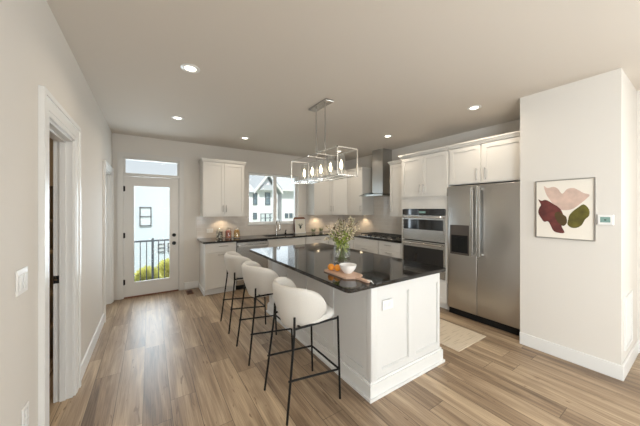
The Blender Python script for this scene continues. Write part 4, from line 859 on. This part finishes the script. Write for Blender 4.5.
# ------------------------------------------------------------------ outdoors
b = nb(); box(b, -30, 40, 6.6, 60, -3.1, -3.0); struct('ground', b, 'grass', label='lawn far below the balcony', cat='ground')
b = nb(); box(b, -0.9, 1.0, YB+0.16, 6.05, -0.14, -0.04); struct('balcony_floor', b, 'deck', label='narrow balcony outside the patio door', cat='balcony')
rl = thing('balcony_railing', 'grey-blue metal balcony railing outside the patio door', 'railing', (0.05, 5.95, -0.04))
b = nb(); box(b, -0.85, 0.95, 5.93, 5.965, 0.865, 0.895); obj('top_rail', b, 'rail', rl); b = nb(); box(b, -0.85, 0.95, 5.935, 5.96, 0.08, 0.105); obj('bottom_rail', b, 'rail', rl)
for x in (-0.82, 0.05, 0.92): b = nb(); box(b, x-0.02, x+0.02, 5.925, 5.97, -0.0395, 0.93); obj('post', b, 'rail', rl)
for k in range(-8, 9):
    x = 0.05+k*0.098
    if k % 9 == 0 or abs(x-0.05) > 0.85: continue
    b = nb(); box(b, x-0.008, x+0.008, 5.94, 5.955, 0.105, 0.865); obj('baluster', b, 'rail', rl)
def house(name, label, x0, x1, y0, y1, zt, m, wins, gable=None, roofh=2.0, ridge='x'):
    t = thing(name, label, 'building', ((x0+x1)/2, (y0+y1)/2, -3)); b = nb(); box(b, x0, x1, y0, y1, -3, zt); 
    if gable: extrude_poly(b, [(gable[0], y0, zt), (gable[1], y0, zt), ((gable[0]+gable[1])/2, y0, gable[2])], (0, 4, 0))
    obj('wall', b, m, t)
    for (wx0, wx1, wz0, wz1, pane, frame) in wins:
        b = nb(); fw = 0.035
        for a in ((wx0, wx1, wz0, wz0+fw), (wx0, wx1, wz1-fw, wz1), (wx0, wx0+fw, wz0, wz1), (wx1-fw, wx1, wz0, wz1), (wx0, wx1, (wz0+wz1)/2-fw/2, (wz0+wz1)/2+fw/2)): box(b, a[0], a[1], y0-0.06, y0-0.01, a[2], a[3])
        wf = obj('window', b, frame, t); b = nb(); box(b, wx0+0.02, wx1-0.02, y0-0.03, y0-0.005, wz0+0.02, wz1-0.02); obj('pane', b, pane, wf)
    return t
h1 = house('blue_townhouse', 'pale blue sided townhouse seen through the patio door', -6.0, 2.6, 12, 20, 2.72, 'sidingb', [(-0.32, 0.06, 0.83, 1.56, 'winglass_light', 'winframe_dark'), (0.27, 0.51, -0.22, 0.12, 'winglass_light', 'winframe_dark'), (0.60, 0.95, -0.22, 0.12, 'winglass_light', 'winframe_dark')])
b = nb(); box(b, -6.1, 2.7, 11.9, 20.1, 2.72, 2.82); obj('roof', b, 'roof', h1)
h2 = house('white_townhouse', 'white gabled townhouse in the left pane of the kitchen window', 4.6, 8.9, 20, 28, 2.75, 'sidingw', [(6.80, 7.14, 1.80, 2.73, 'winglass_out', 'winframe_dark'), (7.80, 8.24, 1.80, 2.80, 'winglass_out', 'winframe_dark'), (6.80, 7.11, 0.66, 1.16, 'winglass_out', 'winframe_dark'), (7.42, 7.80, 0.38, 1.10, 'winglass_light', 'winframe_dark'), (7.82, 8.20, 0.38, 1.10, 'winglass_light', 'winframe_dark'), (8.22, 8.60, 0.38, 1.10, 'winglass_light', 'winframe_dark')], gable=(6.9, 8.9, 4.1))
b = nb(); extrude_poly(b, [(4.4, 19.7, 2.76), (7.0, 19.7, 2.76), (6.7, 23.5, 4.6), (4.4, 23.5, 4.6)], (0, 0.12, 0.15))
for (xa, za, xb, zb_) in ((6.78, 2.70, 8.0, 4.22), (9.22, 2.70, 8.0, 4.22)): extrude_poly(b, [(xa, 19.75, za), (xb, 19.75, zb_), (xb, 19.75, zb_+0.16), (xa, 19.75, za+0.16)], (0, 4.0, 0))
obj('roof', b, 'roof', h2)
b = nb()
for (xa, za, xb, zb_) in ((6.78, 2.66, 8.0, 4.18), (9.22, 2.66, 8.0, 4.18)): extrude_poly(b, [(xa, 19.62, za-0.02), (xb, 19.62, zb_-0.02), (xb, 19.62, zb_+0.24), (xa, 19.62, za+0.24)], (0, 0.12, 0))
obj('fascia', b, 'trim', h2)
b = nb(); extrude_poly(b, [(7.25, 19.93, 3.0), (8.5, 19.93, 3.0), (8.3, 19.93, 3.42), (7.65, 19.93, 3.42)], (0, -0.35, -0.05)); obj('porch_roof', b, 'roof', h2)
h3 = house('white_rowhouse', 'white row house with grey roof in the right window pane', 9.50, 16.0, 20.5, 28, 3.15, 'sidingw', [(9.80, 10.1, 0.68, 1.08, 'winglass_out', 'winframe_dark'), (10.22, 10.52, 0.68, 1.08, 'winglass_out', 'winframe_dark'), (10.64, 10.94, 0.68, 1.08, 'winglass_out', 'winframe_dark')])
b = nb(); extrude_poly(b, [(9.35, 20.1, 3.1), (16.2, 20.1, 3.1), (16.2, 24.0, 5.4), (9.35, 24.0, 5.4)], (0, 0.05, 0.12)); obj('roof', b, 'roof', h3)
b = nb(); box(b, 9.35, 16.2, 20.02, 20.14, 2.98, 3.16); obj('gutter', b, 'trim', h3)
def shrub(x, y, zt, R0, lab, seed):
    t = thing('shrub', lab, 'shrub', (x, y, -3), 'yellow-green shrubs beyond the balcony'); r = random.Random(seed); global rs; rs = r
    b = nb(); tube(b, [(x, y, -2.999), (x+0.03, y, -1.6), (x, y, zt-R0)], [0.07, 0.05, 0.03], 8)
    for k in range(8): a = r.uniform(0, 2*pi); tube(b, [(x, y, zt-R0*1.5), (x+R0*0.7*cos(a), y+R0*0.7*sin(a), zt-R0*0.7)], [0.02, 0.008], 5)
    obj('trunk', b, 'bark', t); b = nb()
    for i in range(1500):
        d = Vector((r.gauss(0, 1), r.gauss(0, 1), r.gauss(0, 1))).normalized(); q = Vector((x, y, zt-R0*1.1))+Vector((d.x*R0, d.y*R0, d.z*R0*1.1))*(r.random()**0.4); leaf(b, q, d+Vector((0, 0, 0.3)), 0.10, 0.05)
    obj('leaves', b, 'shrub', t)
shrub(-0.05, 8.0, -0.04, 0.24, 'yellow-green shrub left of the thick balcony post', 11)
shrub(0.44, 8.6, 0.0, 0.26, 'yellow-green shrub right of the thick balcony post', 12)
